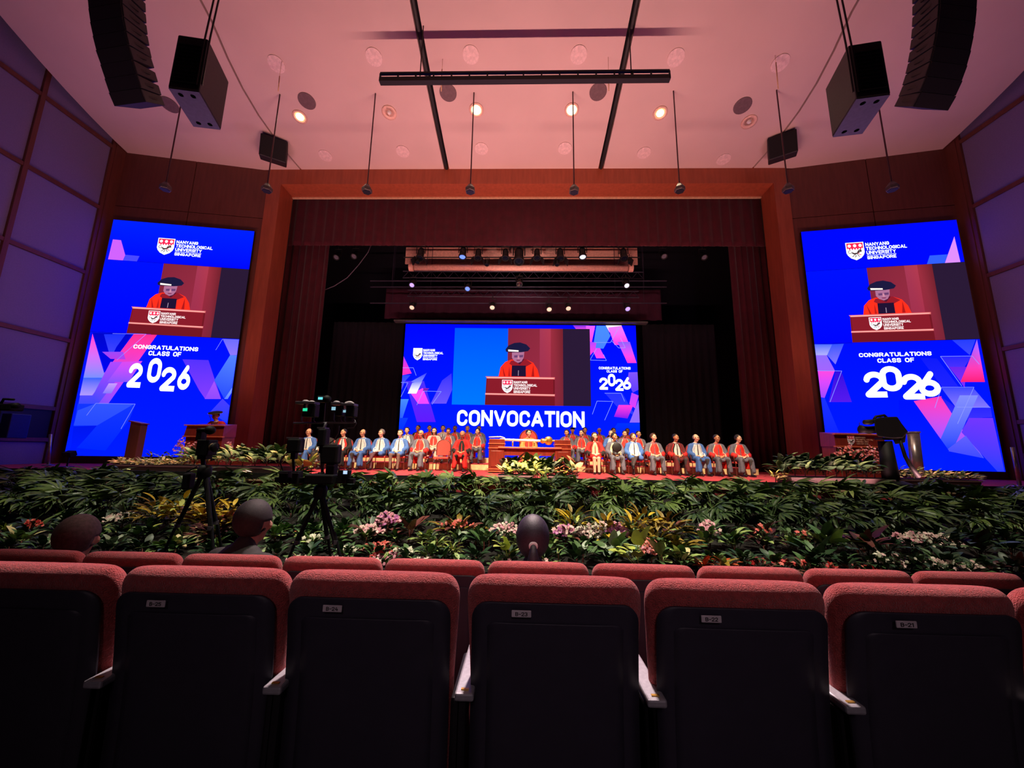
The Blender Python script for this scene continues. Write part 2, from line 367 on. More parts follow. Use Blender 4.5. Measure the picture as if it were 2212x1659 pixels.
drape('masking_drape', 'black masking drape standing left of the centre screen', -8.9, -5.55, STZ, 7.4, 17.3, M_masking, 10, .05)
drape('masking_drape', 'black masking drape standing right of the centre screen', 5.6, 8.9, STZ, 7.4, 17.3, M_masking, 10, .05)
drape('border_curtain', 'dark plum border curtain hanging just above the centre screen', -6.6, 6.6, un(1106, 690, Y=17.5).z, 9.2, 17.5, mat('plum_velvet', (60, 14, 44), .9, scale=3), 24, .05)
# risers for the back rows
RX0, RX1 = un(650, 1000, Y=13.8).x, un(1637, 1000, Y=13.8).x
R1, R2 = .22, .38
t = thing('seating_riser', 'cream faced low riser under the rear rows of chairs, red carpet on top', 'riser', (0, 0, 0))
b = MB(); b.box(((RX0+RX1)/2, 15.35, STZ+R1/2), (RX1-RX0, 3.1, R1-.02)); b.build('lower_step', M_riser, t)
b = MB(); b.box(((RX0+RX1)/2, 15.35, STZ+R1-.006), (RX1-RX0+.02, 3.12, .012)); b.build('carpet_top', M_carpet, t)
b = MB(); b.box(((RX0+RX1)/2, 15.95, STZ+(R1+R2)/2), (RX1-RX0-.6, 1.9, R2-R1)); b.build('upper_step', M_riser, t)
# ================================================================== LED screens
LED = ledmat(strength=1.5)
class Scr:
    def __init__(s, o, e, name, label):
        s.o = Vector(o); s.e = Vector(e).normalized(); s.n = Vector((s.e.y, -s.e.x, 0)); s.n = s.n if s.n.y < 0 else -s.n
        s.root = thing(name, label, 'screen', s.o)
        s.k = 0
    def uv(s, px, py):
        d = FW + RT*((px-1106)/FPX) - UPV*((py-829.5)/FPX)
        t = (s.o-EYE).dot(s.n)/d.dot(s.n); p = EYE+d*t-s.o
        return (p.dot(s.e), p.z)
    def P(s, u, v, off): return s.e*u+Vector((0, 0, v))+s.n*off
    def polys(s, name, lst, off, parent=None, step=.0015, mt=None):
        """lst: (points uv, colour or list of colours) drawn as flat print on the panel"""
        b = MB(); cols = []
        for i, (pts, c) in enumerate(lst):
            z = off+step*i
            b.add([s.P(u, v, z) for u, v in pts], [tuple(range(len(pts)))])
            cs = c if isinstance(c, list) else [c]*len(pts)
            cols += [L(q) for q in cs]
        return b.build(name, mt or LED, parent or s.root, cols=cols)
    def text(s, body, a, c, col, off, parent, bold=.2, name='lettering'):
        vs, fs = textmesh(body, bold); b = MB()
        if len(body) == 1: e = (c[0]-a[0])*.035; a, c = (a[0]+e, a[1]), (c[0]-e, c[1])
        b.add([s.P(a[0]+(c[0]-a[0])*x, a[1]+(c[1]-a[1])*y, off) for x, y in vs], fs)
        return b.build(name, LED, parent, cols=[L(col)]*len(vs))
def grad(pts, ctop, cbot):
    vs = [p[1] for p in pts]; a, b = min(vs), max(vs)
    return [tuple(cbot[k]+(ctop[k]-cbot[k])*((p[1]-a)/(b-a+1e-9)) for k in range(3)) for p in pts]
def shield(s, a, c, off, parent, red=True):
    """a lower-left, c upper-right"""
    w, h = c[0]-a[0], c[1]-a[1]
    def q(x, y): return (a[0]+w*x, a[1]+h*y)
    out = [(0, 1), (1, 1), (1, .42), (.93, .27), (.78, .12), (.5, 0), (.22, .12), (.07, .27), (0, .42)]
    ls = [([q(x, y) for x, y in out], (250, 250, 252))]
    rd = (214, 30, 70)
    if red:
        top = [(.05, .96), (.95, .96), (.95, .62)]+[(.95-.9*i/12, .62+.06*(1 if i % 2 else -1)) for i in range(1, 12)]+[(.05, .62)]
        ls.append(([q(x, y) for x, y in top], rd))
        for cx_ in (.2, .5, .8):
            ls.append(([q(cx_+.095*math.cos(2*PI*k/8), .81+.09*math.sin(2*PI*k/8)) for k in range(8)], (250, 240, 240)))
    def stroke(pts, wd, col):
        for i in range(len(pts)-1):
            x0, y0 = pts[i]; x1, y1 = pts[i+1]; dx, dy = x1-x0, y1-y0; l = math.hypot(dx, dy) or 1
            nx, ny = -dy/l*wd, dx/l*wd
            ls.append(([q(x0+nx, y0+ny), q(x1+nx, y1+ny), q(x1-nx, y1-ny), q(x0-nx, y0-ny)], col))
    dk = (60, 40, 40)
    stroke([(.2+.1*math.cos(k*.8+1), .47+.08*math.sin(k*.8+1)) for k in range(8)], .016, dk)      # beast: curled tail, body, mane, legs
    stroke([(.3, .42), (.42, .36), (.58, .38), (.72, .47), (.84, .5)], .04, dk); stroke([(.6, .42), (.68, .54), (.82, .56)], .03, dk)
    stroke([(.44, .36), (.36, .225), (.28, .21)], .02, dk); stroke([(.46, .36), (.5, .21), (.42, .17)], .02, dk)
    stroke([(.62, .38), (.72, .28), (.8, .3)], .02, rd); stroke([(.58, .36), (.62, .22), (.7, .2)], .02, dk)
    return s.polys('crest', ls, off, parent, .0006)
def logo(s, a, c, off, parent, red=True, colr=(246, 250, 252)):
    """crest box a..c with the four lines of lettering and the rule to its right"""
    w, h = c[0]-a[0], c[1]-a[1]; shield(s, a, c, off, parent, red); x0 = c[0]+.09*w
    for t_, l, f0, f1 in (('NANYANG', 1.29, .07, .26), ('TECHNOLOGICAL', 2.2, .30, .49), ('UNIVERSITY', 1.58, .53, .72), ('SINGAPORE', 1.56, .82, .99)):
        s.text(t_, (x0, c[1]-f1*h), (x0+l*w, c[1]-f0*h), colr, off+.002, parent, .2)
    s.polys('logo_rule', [([(x0, c[1]-.782*h), (x0+1.58*w, c[1]-.782*h), (x0+1.58*w, c[1]-.762*h), (x0, c[1]-.762*h)], colr)], off+.002, parent)
def video(s, a, c, off, parent, side=False):
    w, h = c[0]-a[0], c[1]-a[1]
    def q(x, y): return (a[0]+w*(x-540)/1171, a[1]+h*(765-y)/640)
    def Q(l): return [q(x, y) for x, y in l]
    bl = (0, 12, 250) if side else (0, 70, 245); bl2 = (0, 4, 255) if side else (0, 100, 250)
    ls = [(Q([(540, 125), (1005, 125), (1005, 765), (540, 765)]), [bl, bl, bl2, bl2]),
          (Q([(1005, 125), (1280, 125), (1280, 765), (1005, 765)]), [(110, 30, 48), (118, 34, 50), (132, 34, 58), (110, 30, 50)]),
          (Q([(1280, 125), (1375, 125), (1375, 765), (1280, 765)]), [(140, 46, 70), (150, 48, 66), (135, 36, 60), (130, 36, 60)]),
          (Q([(1375, 125), (1480, 125), (1480, 765), (1375, 765)]), [(132, 38, 52), (96, 26, 36), (100, 30, 44), (120, 30, 50)]),
          (Q([(1480, 125), (1711, 125), (1711, 765), (1480, 765)]), (34, 20, 44)),
          # robe, collar, face, cap
          (Q([(930, 535), (945, 455), (985, 410), (1035, 390), (1170, 390), (1225, 415), (1262, 470), (1280, 535)]), (226, 40, 24)),
          (Q([(1035, 400), (1020, 425), (1060, 450), (1040, 530), (1165, 530), (1160, 450), (1215, 420), (1160, 385)]), (128, 22, 34)),
          (Q([(1055, 395), (1110, 432), (1150, 385)]), (70, 16, 40)),
          (Q([(1042, 330), (1042, 375), (1062, 402), (1095, 418), (1125, 405), (1143, 372), (1148, 325)]), (150, 96, 128)),
          (Q([(1060, 355), (1090, 352), (1090, 372), (1062, 374)]), (92, 56, 96)), (Q([(1104, 352), (1138, 350), (1136, 370), (1106, 372)]), (92, 56, 96)),
          (Q([(1094, 360), (1102, 360), (1108, 384), (1090, 384)]), (180, 120, 140)), (Q([(1078, 392), (1116, 392), (1108, 400), (1086, 400)]), (110, 40, 70)),
          (Q([(985, 305), (1010, 272), (1060, 250), (1110, 245), (1165, 262), (1198, 295), (1180, 318), (1120, 328), (1020, 330), (990, 325)]), (22, 20, 52)),
          (Q([(1008, 306), (1098, 312), (1098, 324), (1010, 322)]), (246, 232, 214)),
          (Q([(1043, 440), (1162, 440), (1162, 530), (1040, 530)]), (26, 14, 42)), (Q([(1097, 480), (1102, 480), (1101, 524), (1096, 524)]), (150, 130, 150)),
          (Q([(960, 440), (975, 530), (990, 530)]), (150, 20, 20)), (Q([(1225, 430), (1210, 530), (1235, 530)]), (150, 20, 20)), (Q([(1020, 440), (1030, 530), (1012, 530)]), (160, 24, 22)),
          # lectern
          (Q([(828, 535), (1408, 535), (1408, 765), (820, 765)]), (96, 18, 28)),
          (Q([(820, 532), (1410, 534), (1408, 552), (832, 550)]), (196, 96, 96)), (Q([(832, 540), (1400, 541), (1400, 545), (832, 545)]), (240, 190, 180)),
          (Q([(835, 552), (1395, 552), (1395, 668), (832, 668)]), (116, 22, 34)),
          (Q([(822, 668), (1410, 672), (1408, 690), (820, 684)]), (190, 90, 90)), (Q([(822, 674), (1405, 678), (1405, 682), (822, 678)]), (240, 190, 180))]
    o = s.polys('video_picture', ls, off, parent, .0012)
    o2 = off+.034
    logo(s, q(962, 668), q(1052, 560), o2, parent, True, (240, 226, 226))
def lines(s, conv, segs, wd, col):
    out = []
    for pl in segs:
        uvs = [conv(*p) for p in pl]
        for (a, b) in zip(uvs, uvs[1:]):
            dx, dy = b[0]-a[0], b[1]-a[1]; l = math.hypot(dx, dy); nx, ny = -dy/l*wd, dx/l*wd
            out.append(([(a[0]+nx, a[1]+ny), (b[0]+nx, b[1]+ny), (b[0]-nx, b[1]-ny), (a[0]-nx, a[1]-ny)], col))
    return out
def gl(s, conv, segs, col, off, par):
    for pl in segs: s.polys('graphic_line', lines(s, conv, [pl], .008, col), off, par, .0002)
def clip_poly(pts, u0, u1, v0, v1):
    def cl(ps, f, g):
        out = []
        for i in range(len(ps)):
            a, b = ps[i-1], ps[i]; fa, fb = f(a), f(b)
            if (fa >= 0) != (fb >= 0):
                t_ = fa/(fa-fb); out.append((a[0]+(b[0]-a[0])*t_, a[1]+(b[1]-a[1])*t_))
            if fb >= 0: out.append(b)
        return out
    for f in (lambda p: p[0]-u0, lambda p: u1-p[0], lambda p: p[1]-v0, lambda p: v1-p[1]): pts = cl(pts, f, None) if pts else pts
    return pts
ZB, Z2, Z1, ZT = -.463, 4.161, 7.101, 8.799
def slab(s, name, u0, u1, v0, v1, col, parent=None, off=0, th=.1):
    b = MB(); b.hexa([s.P(u0, v0, off), s.P(u1, v0, off), s.P(u1, v0, off-th), s.P(u0, v0, off-th)], [s.P(u0, v1, off), s.P(u1, v1, off), s.P(u1, v1, off-th), s.P(u0, v1, off-th)])
    o = b.build(name, M_black, parent or s.root)
    s.polys('lit_face', [([(u0, v0), (u1, v0), (u1, v1), (u0, v1)], col)], off+.002, o)
    return o
def paint(s, par, conv, shapes, box_, off):
    ls = []
    for pts, ct, cb in shapes:
        p = clip_poly([conv(*q) for q in pts], *box_)
        if len(p) > 2: s.polys('graphic_pattern', [(p, grad(p, ct, cb))], off, par); off += .001
BL = (0, 10, 214); BL2 = (0, 22, 240)
WT = (246, 250, 252)
for side in (-1, 1):
    if side < 0: o = Vector((-SO[0], SO[1], ZE+ZB)); e = Vector((-SI[0]+SO[0], SI[1]-SO[1], 0))
    else: o = Vector((SI[0], SI[1], ZE+ZB)); e = Vector((SO[0]-SI[0], SO[1]-SI[1], 0))
    wd = e.length
    s = Scr(o, e, 'led_screen', 'tall three-part LED screen on the wood wall at the %s of the stage' % ('left' if side < 0 else 'right'))
    s.o = s.o+s.n*.14; s.root.location = s.o
    if side < 0: cv = lambda x, y: s.uv(120+x/2.7655, 460+y/2.7655)
    else: cv = lambda x, y: s.uv(1640+x/2.7655, 460+y/2.7655)
    h2, h1, ht = Z2-ZB, Z1-ZB, ZT-ZB
    low = slab(s, 'lower_panel', 0, wd, 0, h2-.01, [BL2, BL2, BL, BL])
    vid = slab(s, 'video_panel', 0, wd, h2, h1-.01, (10, 6, 20))
    hed = slab(s, 'header_panel', 0, wd, h1, ht, [(0, 6, 215), (0, 6, 215), (0, 26, 235), (0, 26, 235)] if side < 0 else [(0, 6, 215)]*4)
    video(s, (0, h2), (wd, h1-.01), .006, vid, True)
    bx = (0, wd, 0, h2-.01)
    if side < 0:
        paint(s, low, cv, [
            ([(222, 715), (460, 722), (300, 960)], (0, 4, 170), (0, 4, 205)),
            ([(290, 725), (420, 725), (365, 800), (330, 870)], (20, 40, 220), (60, 60, 225)),
            ([(470, 722), (607, 728), (330, 1120), (245, 1240), (120, 1215), (150, 1145)], (240, 40, 120), (20, 70, 250)),
            ([(222, 722), (300, 985), (168, 985)], (230, 50, 170), (100, 120, 246)),
            ([(168, 985), (300, 985), (220, 1090), (146, 1090)], (40, 80, 245), (150, 130, 250)),
            ([(148, 1090), (225, 1090), (330, 890), (450, 890), (250, 1150), (135, 1160)], (150, 60, 225), (40, 60, 245)),
            ([(280, 830), (405, 830), (420, 875), (330, 872)], (130, 60, 210), (150, 50, 200)),
            ([(400, 890), (520, 885), (440, 1010), (310, 1010)], (190, 60, 200), (110, 70, 235)),
            ([(320, 1018), (372, 1018), (335, 1078), (283, 1078)], (170, 130, 255), (110, 100, 250)),
            ([(135, 1140), (480, 1142), (440, 1240), (300, 1420), (90, 1400)], (14, 44, 245), (0, 30, 235)),
            ([(110, 1270), (250, 1270), (470, 1142), (240, 1140), (135, 1180)], (40, 70, 250), (30, 60, 250)),
            ([(85, 1450), (110, 1275), (250, 1270), (180, 1350)], (0, 16, 200), (0, 20, 220)),
            ([(760, 875), (915, 880), (990, 1110), (895, 1110), (860, 1060)], (70, 40, 215), (110, 50, 225)),
            ([(1000, 753), (1107, 757), (1100, 850), (1045, 850)], (90, 90, 250), (120, 100, 250)),
            ([(1045, 850), (1097, 852), (1078, 1040), (1010, 1112), (950, 1000)], (70, 110, 255), (30, 60, 250)),
            ([(950, 1005), (990, 1112), (893, 1112)], (140, 70, 240), (120, 60, 235)),
            ([(1000, 1110), (1060, 1170), (1048, 1270), (925, 1190)], (60, 50, 240), (20, 50, 250)),
            ([(1060, 1040), (1075, 1040), (1030, 1112), (1010, 1112)], (110, 140, 255), (80, 110, 255))], bx, .006)
        gl(s, cv, [[(245, 1138), (480, 1142), (395, 1290)], [(245, 1138), (190, 1210)], [(345, 722), (545, 725), (370, 880)], [(960, 820), (1000, 755)]], (110, 120, 250), .03, low)
        s.polys('graphic_pattern', [(clip_poly([cv(*p) for p in ((343, 158), (392, 163), (428, 292), (312, 285))], 0, wd, h1, ht), (176, 82, 215)),
                                    (clip_poly([cv(*p) for p in ((418, 250), (502, 258), (484, 295), (402, 285))], 0, wd, h1, ht), (60, 60, 240))], .004, hed)
        T = [('NANYANG', (718, 181), (845, 167)), ('TECHNOLOGICAL', (715, 205), (928, 199)), ('UNIVERSITY', (711, 227), (865, 216)), ('SINGAPORE', (706, 255), (862, 245))]
        sh = ((608, 245), (710, 156)); ru = ((709, 233), (862, 236))
        B = [('CONGRATULATIONS', (468, 811), (858, 804), .21), ('CLASS OF', (558, 852), (757, 833), .21), ('2', (423, 1043), (538, 900), .225), ('0', (541, 1014), (653, 870), .225), ('2', (620, 1065), (738, 924), .225), ('6', (723, 1057), (828, 912), .225)]
    else:
        paint(s, low, cv, [
            ([(322, 785), (435, 785), (410, 850), (332, 850)], (60, 90, 235), (150, 150, 250)),
            ([(435, 785), (505, 782), (455, 905), (405, 850)], (40, 70, 235), (110, 100, 240)),
            ([(330, 850), (402, 850), (450, 940), (390, 1105), (362, 1100)], (120, 90, 235), (160, 70, 230)),
            ([(345, 945), (450, 945), (390, 1105), (360, 1100)], (214, 60, 190), (130, 60, 240)),
            ([(455, 945), (490, 948), (552, 1130), (415, 1130)], (40, 10, 190), (70, 20, 200)),
            ([(362, 1105), (390, 1105), (540, 1460), (400, 1440)], (20, 40, 240), (0, 18, 240)),
            ([(960, 865), (1060, 870), (1375, 1280), (1375, 1420)], (10, 20, 210), (40, 40, 230)),
            ([(920, 1125), (1085, 1095), (1340, 1465), (1130, 1420)], (224, 50, 150), (70, 80, 250)),
            ([(1080, 1095), (1180, 1165), (1380, 1165), (1390, 1220), (1240, 1225), (1215, 1300)], (20, 20, 200), (60, 50, 235)),
            ([(1080, 858), (1265, 858), (1225, 920), (1125, 925)], (30, 30, 215), (60, 40, 220)),
            ([(1130, 920), (1235, 920), (1200, 1012), (1250, 1080), (1225, 1040)], (90, 30, 200), (110, 40, 220)),
            ([(1150, 760), (1290, 757), (1255, 850)], (30, 50, 215), (50, 60, 230)),
            ([(1298, 755), (1345, 1010), (1200, 1010), (1265, 850)], (120, 90, 240), (250, 24, 100)),
            ([(1085, 1045), (1275, 1045), (1376, 1162), (1175, 1165)], (50, 60, 240), (110, 100, 250)),
            ([(1195, 1090), (1305, 1090), (1150, 1420), (1050, 1420)], (110, 120, 255), (10, 50, 250)),
            ([(1250, 1225), (1392, 1225), (1462, 1545), (1420, 1545), (1205, 1310)], (96, 44, 220), (30, 50, 250)),
            ([(1110, 1420), (1230, 1330), (1335, 1465)], (80, 80, 250), (50, 60, 250)),
            ([(830, 1120), (920, 1125), (1130, 1420), (1080, 1545), (850, 1545)], (0, 12, 230), (0, 24, 245))], bx, .006)
        gl(s, cv, [[(1078, 858), (1268, 856), (1310, 905)], [(1078, 858), (1205, 1035)], [(1085, 1042), (1278, 1042), (1180, 1260)], [(1085, 1042), (1045, 1165)], [(345, 943), (490, 945), (420, 1130)], [(1175, 1160), (1376, 1162)]], (120, 130, 250), .03, low)
        s.polys('graphic_pattern', [(clip_poly([cv(*p) for p in ((1165, 140), (1206, 312), (1102, 318))], 0, wd, h1, ht), (190, 120, 232)),
                                    (clip_poly([cv(*p) for p in ((1018, 255), (1125, 248), (1100, 320), (995, 325))], 0, wd, h1, ht), (40, 80, 240))], .004, hed)
        T = [('NANYANG', (633, 196), (770, 172)), ('TECHNOLOGICAL', (635, 220), (873, 190)), ('UNIVERSITY', (640, 243), (808, 217)), ('SINGAPORE', (645, 271), (816, 244))]
        sh = ((522, 280), (628, 176)); ru = ((643, 250), (810, 240))
        B = [('CONGRATULATIONS', (593, 863), (1022, 828), .21), ('CLASS OF', (703, 897), (918, 866), .21), ('2', (628, 1104), (745, 948), .225), ('0', (722, 1068), (840, 915), .225), ('2', (850, 1116), (966, 962), .225), ('6', (948, 1100), (1064, 946), .225)]
    sa, sc_ = ((cv(608, 195)[0], cv(655, 251)[1]), (cv(710, 200)[0], cv(660, 152)[1])) if side < 0 else ((cv(520, 235)[0], cv(582, 283)[1]), (cv(628, 225)[0], cv(576, 176)[1])); logo(s, sa, sc_, .008, hed)
    for k, (t_, a, c, bd) in enumerate(B): s.text(t_, cv(*a), cv(*c), WT, .036+.004*k, low, bd)
# centre screen
yc = 16.882
cu0, cu1 = un(869, 815, Y=yc).x, un(1377.5, 815, Y=yc).x
s = Scr((cu0, yc, ZE-.33), (1, 0, 0), 'led_screen', 'wide LED screen at the back of the stage, reading CONVOCATION')
wd = cu1-cu0; ht = ZE+5.64-(ZE-.33)
cv = lambda x, y: s.uv(840+x/3.95, 680+y/3.95)
base = slab(s, 'display_panel', 0, wd, 0, ht, [(0, 24, 250), (0, 24, 250), (0, 4, 236), (0, 4, 236)])
paint(s, base, cv, [
    ([(120, 340), (195, 500), (115, 515)], (150, 50, 220), (230, 40, 150)),
    ([(115, 515), (185, 515), (140, 565), (108, 640)], (30, 60, 235), (90, 70, 240)),
    ([(140, 565), (300, 565), (400, 915), (240, 915)], (60, 40, 225), (80, 20, 230)),
    ([(190, 675), (290, 625), (345, 760), (250, 760)], (225, 60, 200), (200, 60, 230)),
    ([(325, 495), (270, 590), (190, 570)], (40, 50, 240), (120, 130, 250)),
    ([(200, 580), (285, 570), (235, 672), (162, 672)], (110, 120, 245), (245, 240, 255)),
    ([(300, 625), (345, 628), (320, 655), (290, 650)], (120, 30, 150), (90, 20, 160)),
    ([(455, 560), (535, 500), (540, 640), (490, 758), (358, 758)], (40, 40, 240), (90, 70, 250)),
    ([(100, 720), (170, 720), (92, 960)], (60, 120, 250), (20, 50, 250)),
    ([(88, 880), (165, 880), (110, 1000), (86, 1000)], (10, 50, 240), (0, 40, 240)),
    ([(1570, 90), (1705, 90), (1760, 130), (1600, 128)], (90, 40, 190), (200, 60, 200)),
    ([(1680, 95), (1760, 95), (1705, 360)], (200, 80, 220), (240, 40, 150)),
    ([(1770, 95), (1850, 95), (1890, 180), (1830, 290), (1740, 285)], (60, 120, 235), (60, 110, 230)),
    ([(1850, 92), (1985, 92), (1950, 150), (1880, 150)], (245, 240, 250), (190, 100, 230)),
    ([(1870, 110), (1985, 95), (2052, 258), (1925, 258)], (200, 110, 230), (225, 50, 190)),
    ([(1950, 232), (2055, 232), (2112, 412), (2035, 412)], (120, 80, 240), (240, 50, 180)),
    ([(1730, 285), (1800, 285), (1845, 372), (1770, 372)], (190, 60, 220), (215, 60, 200)),
    ([(1705, 360), (1760, 300), (1770, 240), (1712, 230)], (150, 60, 220), (230, 50, 180)),
    ([(2045, 492), (2120, 490), (2128, 640), (2080, 665), (2035, 560)], (110, 70, 230), (80, 50, 230)),
    ([(1840, 668), (1990, 668), (2100, 860), (1960, 800)], (30, 40, 225), (40, 50, 230)),
    ([(1960, 770), (2085, 770), (2035, 885), (1920, 870)], (220, 50, 190), (110, 20, 200)),
    ([(2070, 665), (2130, 690), (2100, 800), (2050, 760)], (160, 60, 220), (190, 50, 210)),
    ([(2128, 730), (2140, 920), (2052, 920)], (130, 90, 250), (120, 90, 250)),
    ([(1950, 925), (2140, 925), (2140, 1000), (1900, 1000)], (0, 40, 240), (0, 30, 240))], (0, wd, 0, ht), .006)
gl(s, cv, [[(120, 453), (210, 453), (235, 520)], [(105, 578), (165, 580), (105, 700)], [(240, 770), (295, 652), (448, 655), (370, 765)], [(1755, 238), (1890, 238), (1960, 110)], [(1900, 225), (1960, 285), (2015, 283), (1975, 200)], [(1770, 290), (1715, 388), (1855, 392), (1830, 340)],
    [(1840, 670), (1980, 670), (2010, 740)], [(1735, 850), (1775, 737), (1910, 740), (1840, 900)]], (130, 150, 250), .034, base)
va, vc = cv(538, 766), cv(1712, 124)
video(s, va, (vc[0], vc[1]), .04, base)
logo(s, cv(204, 388), cv(288, 285), .01, base, False)
for t_, a, c, bd in (('CONGRATULATIONS', (1790, 467), (2060, 447), .21), ('CLASS OF', (1857, 494), (1992, 474), .21), ('2', (1792, 640), (1868, 537), .225), ('0', (1866, 612), (1932, 505), .225), ('2', (1928, 650), (2000, 549), .225), ('6', (1992, 640), (2065, 533), .225),
                     ('CONVOCATION', (580, 947), (1668, 826), .21)):
    s.text(t_, cv(*a), cv(*c), WT, .04, base, bd)
b = MB(); b.box((wd/2, -.05, ht+.1), (wd+1.0, .3, .07)); b.build('top_truss', M_steel, s.root)
# ================================================================== auditorium seats
def seat_proto():
    r = bpy.data.objects.new('auditorium_seat', None); COL.objects.link(r)
    # back cushion: rounded block lofted along a gently curved profile, local +Y faces the stage, top at z=.93
    b = MB(); NX = 28
    prof = []
    for k in range(15):
        t = k/14; z = .30+.63*t
        prof.append((z, 1-t))
    def halfw(z):
        w = .272-.018*min(1, max(0, (.9-z)/.3))
        if z > .855: w -= .055*(1-math.sqrt(max(0, 1-((z-.855)/.075)**2)))
        return w
    def yc_(z): return .05*((.93-z)/.63)**1.3+ .02*math.sin((z-.3)/.63*PI)
    def halft(z):
        t = .052
        if z > .88: t *= math.sqrt(max(.02, 1-((z-.88)/.052)**2))
        return t
    zs = [.30, .4, .5, .6, .7, .78, .84, .87, .89, .905, .917, .925, .93]
    rings = []
    for z in zs:
        w, t, y0 = halfw(z), halft(z), yc_(z); ring = []
        for i in range(NX):
            a = 2*PI*i/NX; c, s_ = math.cos(a), math.sin(a); e = .38
            ring.append((w*abs(c)**e*(1 if c > 0 else -1), y0+t*abs(s_)**.75*(1 if s_ > 0 else -1), z))
        rings.append(ring)
    for ring in rings: b.v += ring
    for j in range(len(zs)-1):
        for i in range(NX): b.f.append((j*NX+i, j*NX+(i+1) % NX, (j+1)*NX+(i+1) % NX, (j+1)*NX+i)); b.m.append(0)
    b.f.append(tuple(range(NX))[::-1]); b.m.append(0); b.f.append(tuple((len(zs)-1)*NX+i for i in range(NX))); b.m.append(0)
    back = b.build('backrest', M_seat, r, smooth=True)
    ss = back.modifiers.new('sub', 'SUBSURF'); ss.levels = 1; ss.render_levels = 2
    # rear shell plate with rounded corners following the back, and a shallow recessed field
    def plate(zb, zt, hw, off, name, mt, rad=.05, cols_=14, rows_=22):
        b = MB()
        for j in range(rows_+1):
            z = zb+(zt-zb)*(1-(1-j/rows_)**2); ww = hw
            if zt-z < rad: ww = hw-rad+math.sqrt(max(0, rad*rad-(rad-(zt-z))**2))
            for i in range(cols_+1):
                x = -ww+2*ww*i/cols_; rr = abs(x)/hw
                b.v.append((x, yc_(z)-halft(min(z, .87))-off+.012*rr**6, z))
        for j in range(rows_):
            for i in range(cols_): k = j*(cols_+1)+i; b.f.append((k, k+1, k+cols_+2, k+cols_+1)); b.m.append(0)
        o = b.build(name, mt, r, smooth=True); s = o.modifiers.new('s', 'SOLIDIFY'); s.thickness = .008; s.offset = 1
        return o
    plate(.12, .868, .247, .003, 'rear_shell', M_shell)
    plate(.16, .812, .205, .010, 'shell_inset', M_shell, .03)
    b = MB(); b.box((0, .12, .30), (.49, .09, .40), rx(.16)); c = b.build('seat_cushion', M_seat, r, smooth=False, bevel=.03)
    b = MB(); b.box((-.1, -.062, .842), (.058, .004, .019)); b.build('number_plate', M_plate, r, bevel=.002)
    for x in (-.275, .275):
        b = MB(); b.box((x, .1, .30), (.035, .26, .60)); b.build('side_frame', M_dark, r, bevel=.01)
    b = MB(); b.hexa([(-.262-.028, -.055, .602), (-.262+.028, -.055, .602), (-.262+.024, .265, .602), (-.262-.024, .265, .602)], [(-.262-.028, -.055, .624), (-.262+.028, -.055, .624), (-.262+.024, .265, .624), (-.262-.024, .265, .624)])
    a = b.build('armrest', M_arm, r, bevel=.006)
    b = MB(); b.box((-.262, -.035, .6255), (.022, .008, .003)); b.build('arm_tag', M_gold, r)
    return r
sp_ = seat_proto()
def seat_number(root, txt, bold=.17):
    vs, fs = textmesh(txt, bold); b = MB(); w, h = .036, .0105
    b.add([(-.1+(x-.5)*w, -.0648, .842+(z-.5)*h) for x, z in vs], fs); b.build('seat_number', M_ink, root)
first = True
for row, y, fz, cnt, n0 in (('B', 1.289, FB, 8, 27), ('A', 2.17, FA, 10, 28)):
    for i in range(cnt):
        num = n0-i; x = (.17+(23-num)*.55) if row == 'B' else (.16+(23-num)*.55)
        x -= .012 if (row, num) == ('B', 24) else 0
        lab = 'red fabric auditorium seat numbered %s-%d in the %s row' % (row, num, 'nearer' if row == 'B' else 'farther')
        if first: o = sp_; first = False; o.location = (x, y, fz); tag(o, lab, 'seat', 'auditorium seats')
        else: o = dup(sp_, lab, (x, y, fz), 0, 'auditorium seats')
        o['_n'] = '%s-%d' % (row, num)
for o in [q for q in COL.objects if '_n' in q.keys()]: seat_number(o, o['_n']); del o['_n']
# ================================================================== people
M_skins = [mat('skin_warm', (222, 166, 130), .55, scale=30, var=.05), mat('skin_tan', (202, 142, 106), .55, scale=30, var=.05), mat('skin_fair', (232, 184, 156), .55, scale=30, var=.05), mat('skin_brown', (142, 92, 68), .55, scale=30, var=.05)]
M_hair = mat('black_hair', (22, 17, 18), .6, scale=60, var=.4, bump=.5, bscale=300)
M_hairb = mat('brown_hair', (74, 44, 26), .6, scale=60, var=.4, bump=.5, bscale=300)
M_hairg = mat('grey_hair', (120, 112, 104), .6, scale=60, var=.3, bump=.5, bscale=300)
M_shirt = mat('white_shirt', (228, 226, 226), .8); M_trous = mat('dark_trousers', (62, 56, 60), .85); M_shoe = mat('black_shoes', (20, 18, 20), .4)
M_feat = mat('facial_feature', (58, 30, 26), .6); M_lip = mat('lips', (170, 84, 76), .6)
RC = {'blue': mat('blue_gown', (66, 106, 178), .8, scale=20, bump=.2), 'grey': mat('grey_gown', (96, 96, 112), .8, scale=20, bump=.2), 'black': mat('black_gown', (34, 30, 32), .8, scale=20, bump=.2),
      'red': mat('red_gown', (208, 34, 34), .75, scale=20, bump=.2), 'scarlet': mat('scarlet_silk', (222, 46, 38), .6, scale=20), 'cream': mat('cream_piping', (232, 205, 170), .7), 'white': M_shirt,
      'silver': mat('silver_band', (178, 184, 196), .6), 'pink': mat('pale_pink_gown', (226, 170, 160), .8), 'gold': mat('gold_gown', (214, 140, 70), .6), 'maroon': mat('maroon_gown', (96, 28, 34), .8), 'tan': mat('tan_suit', (120, 92, 80), .8)}
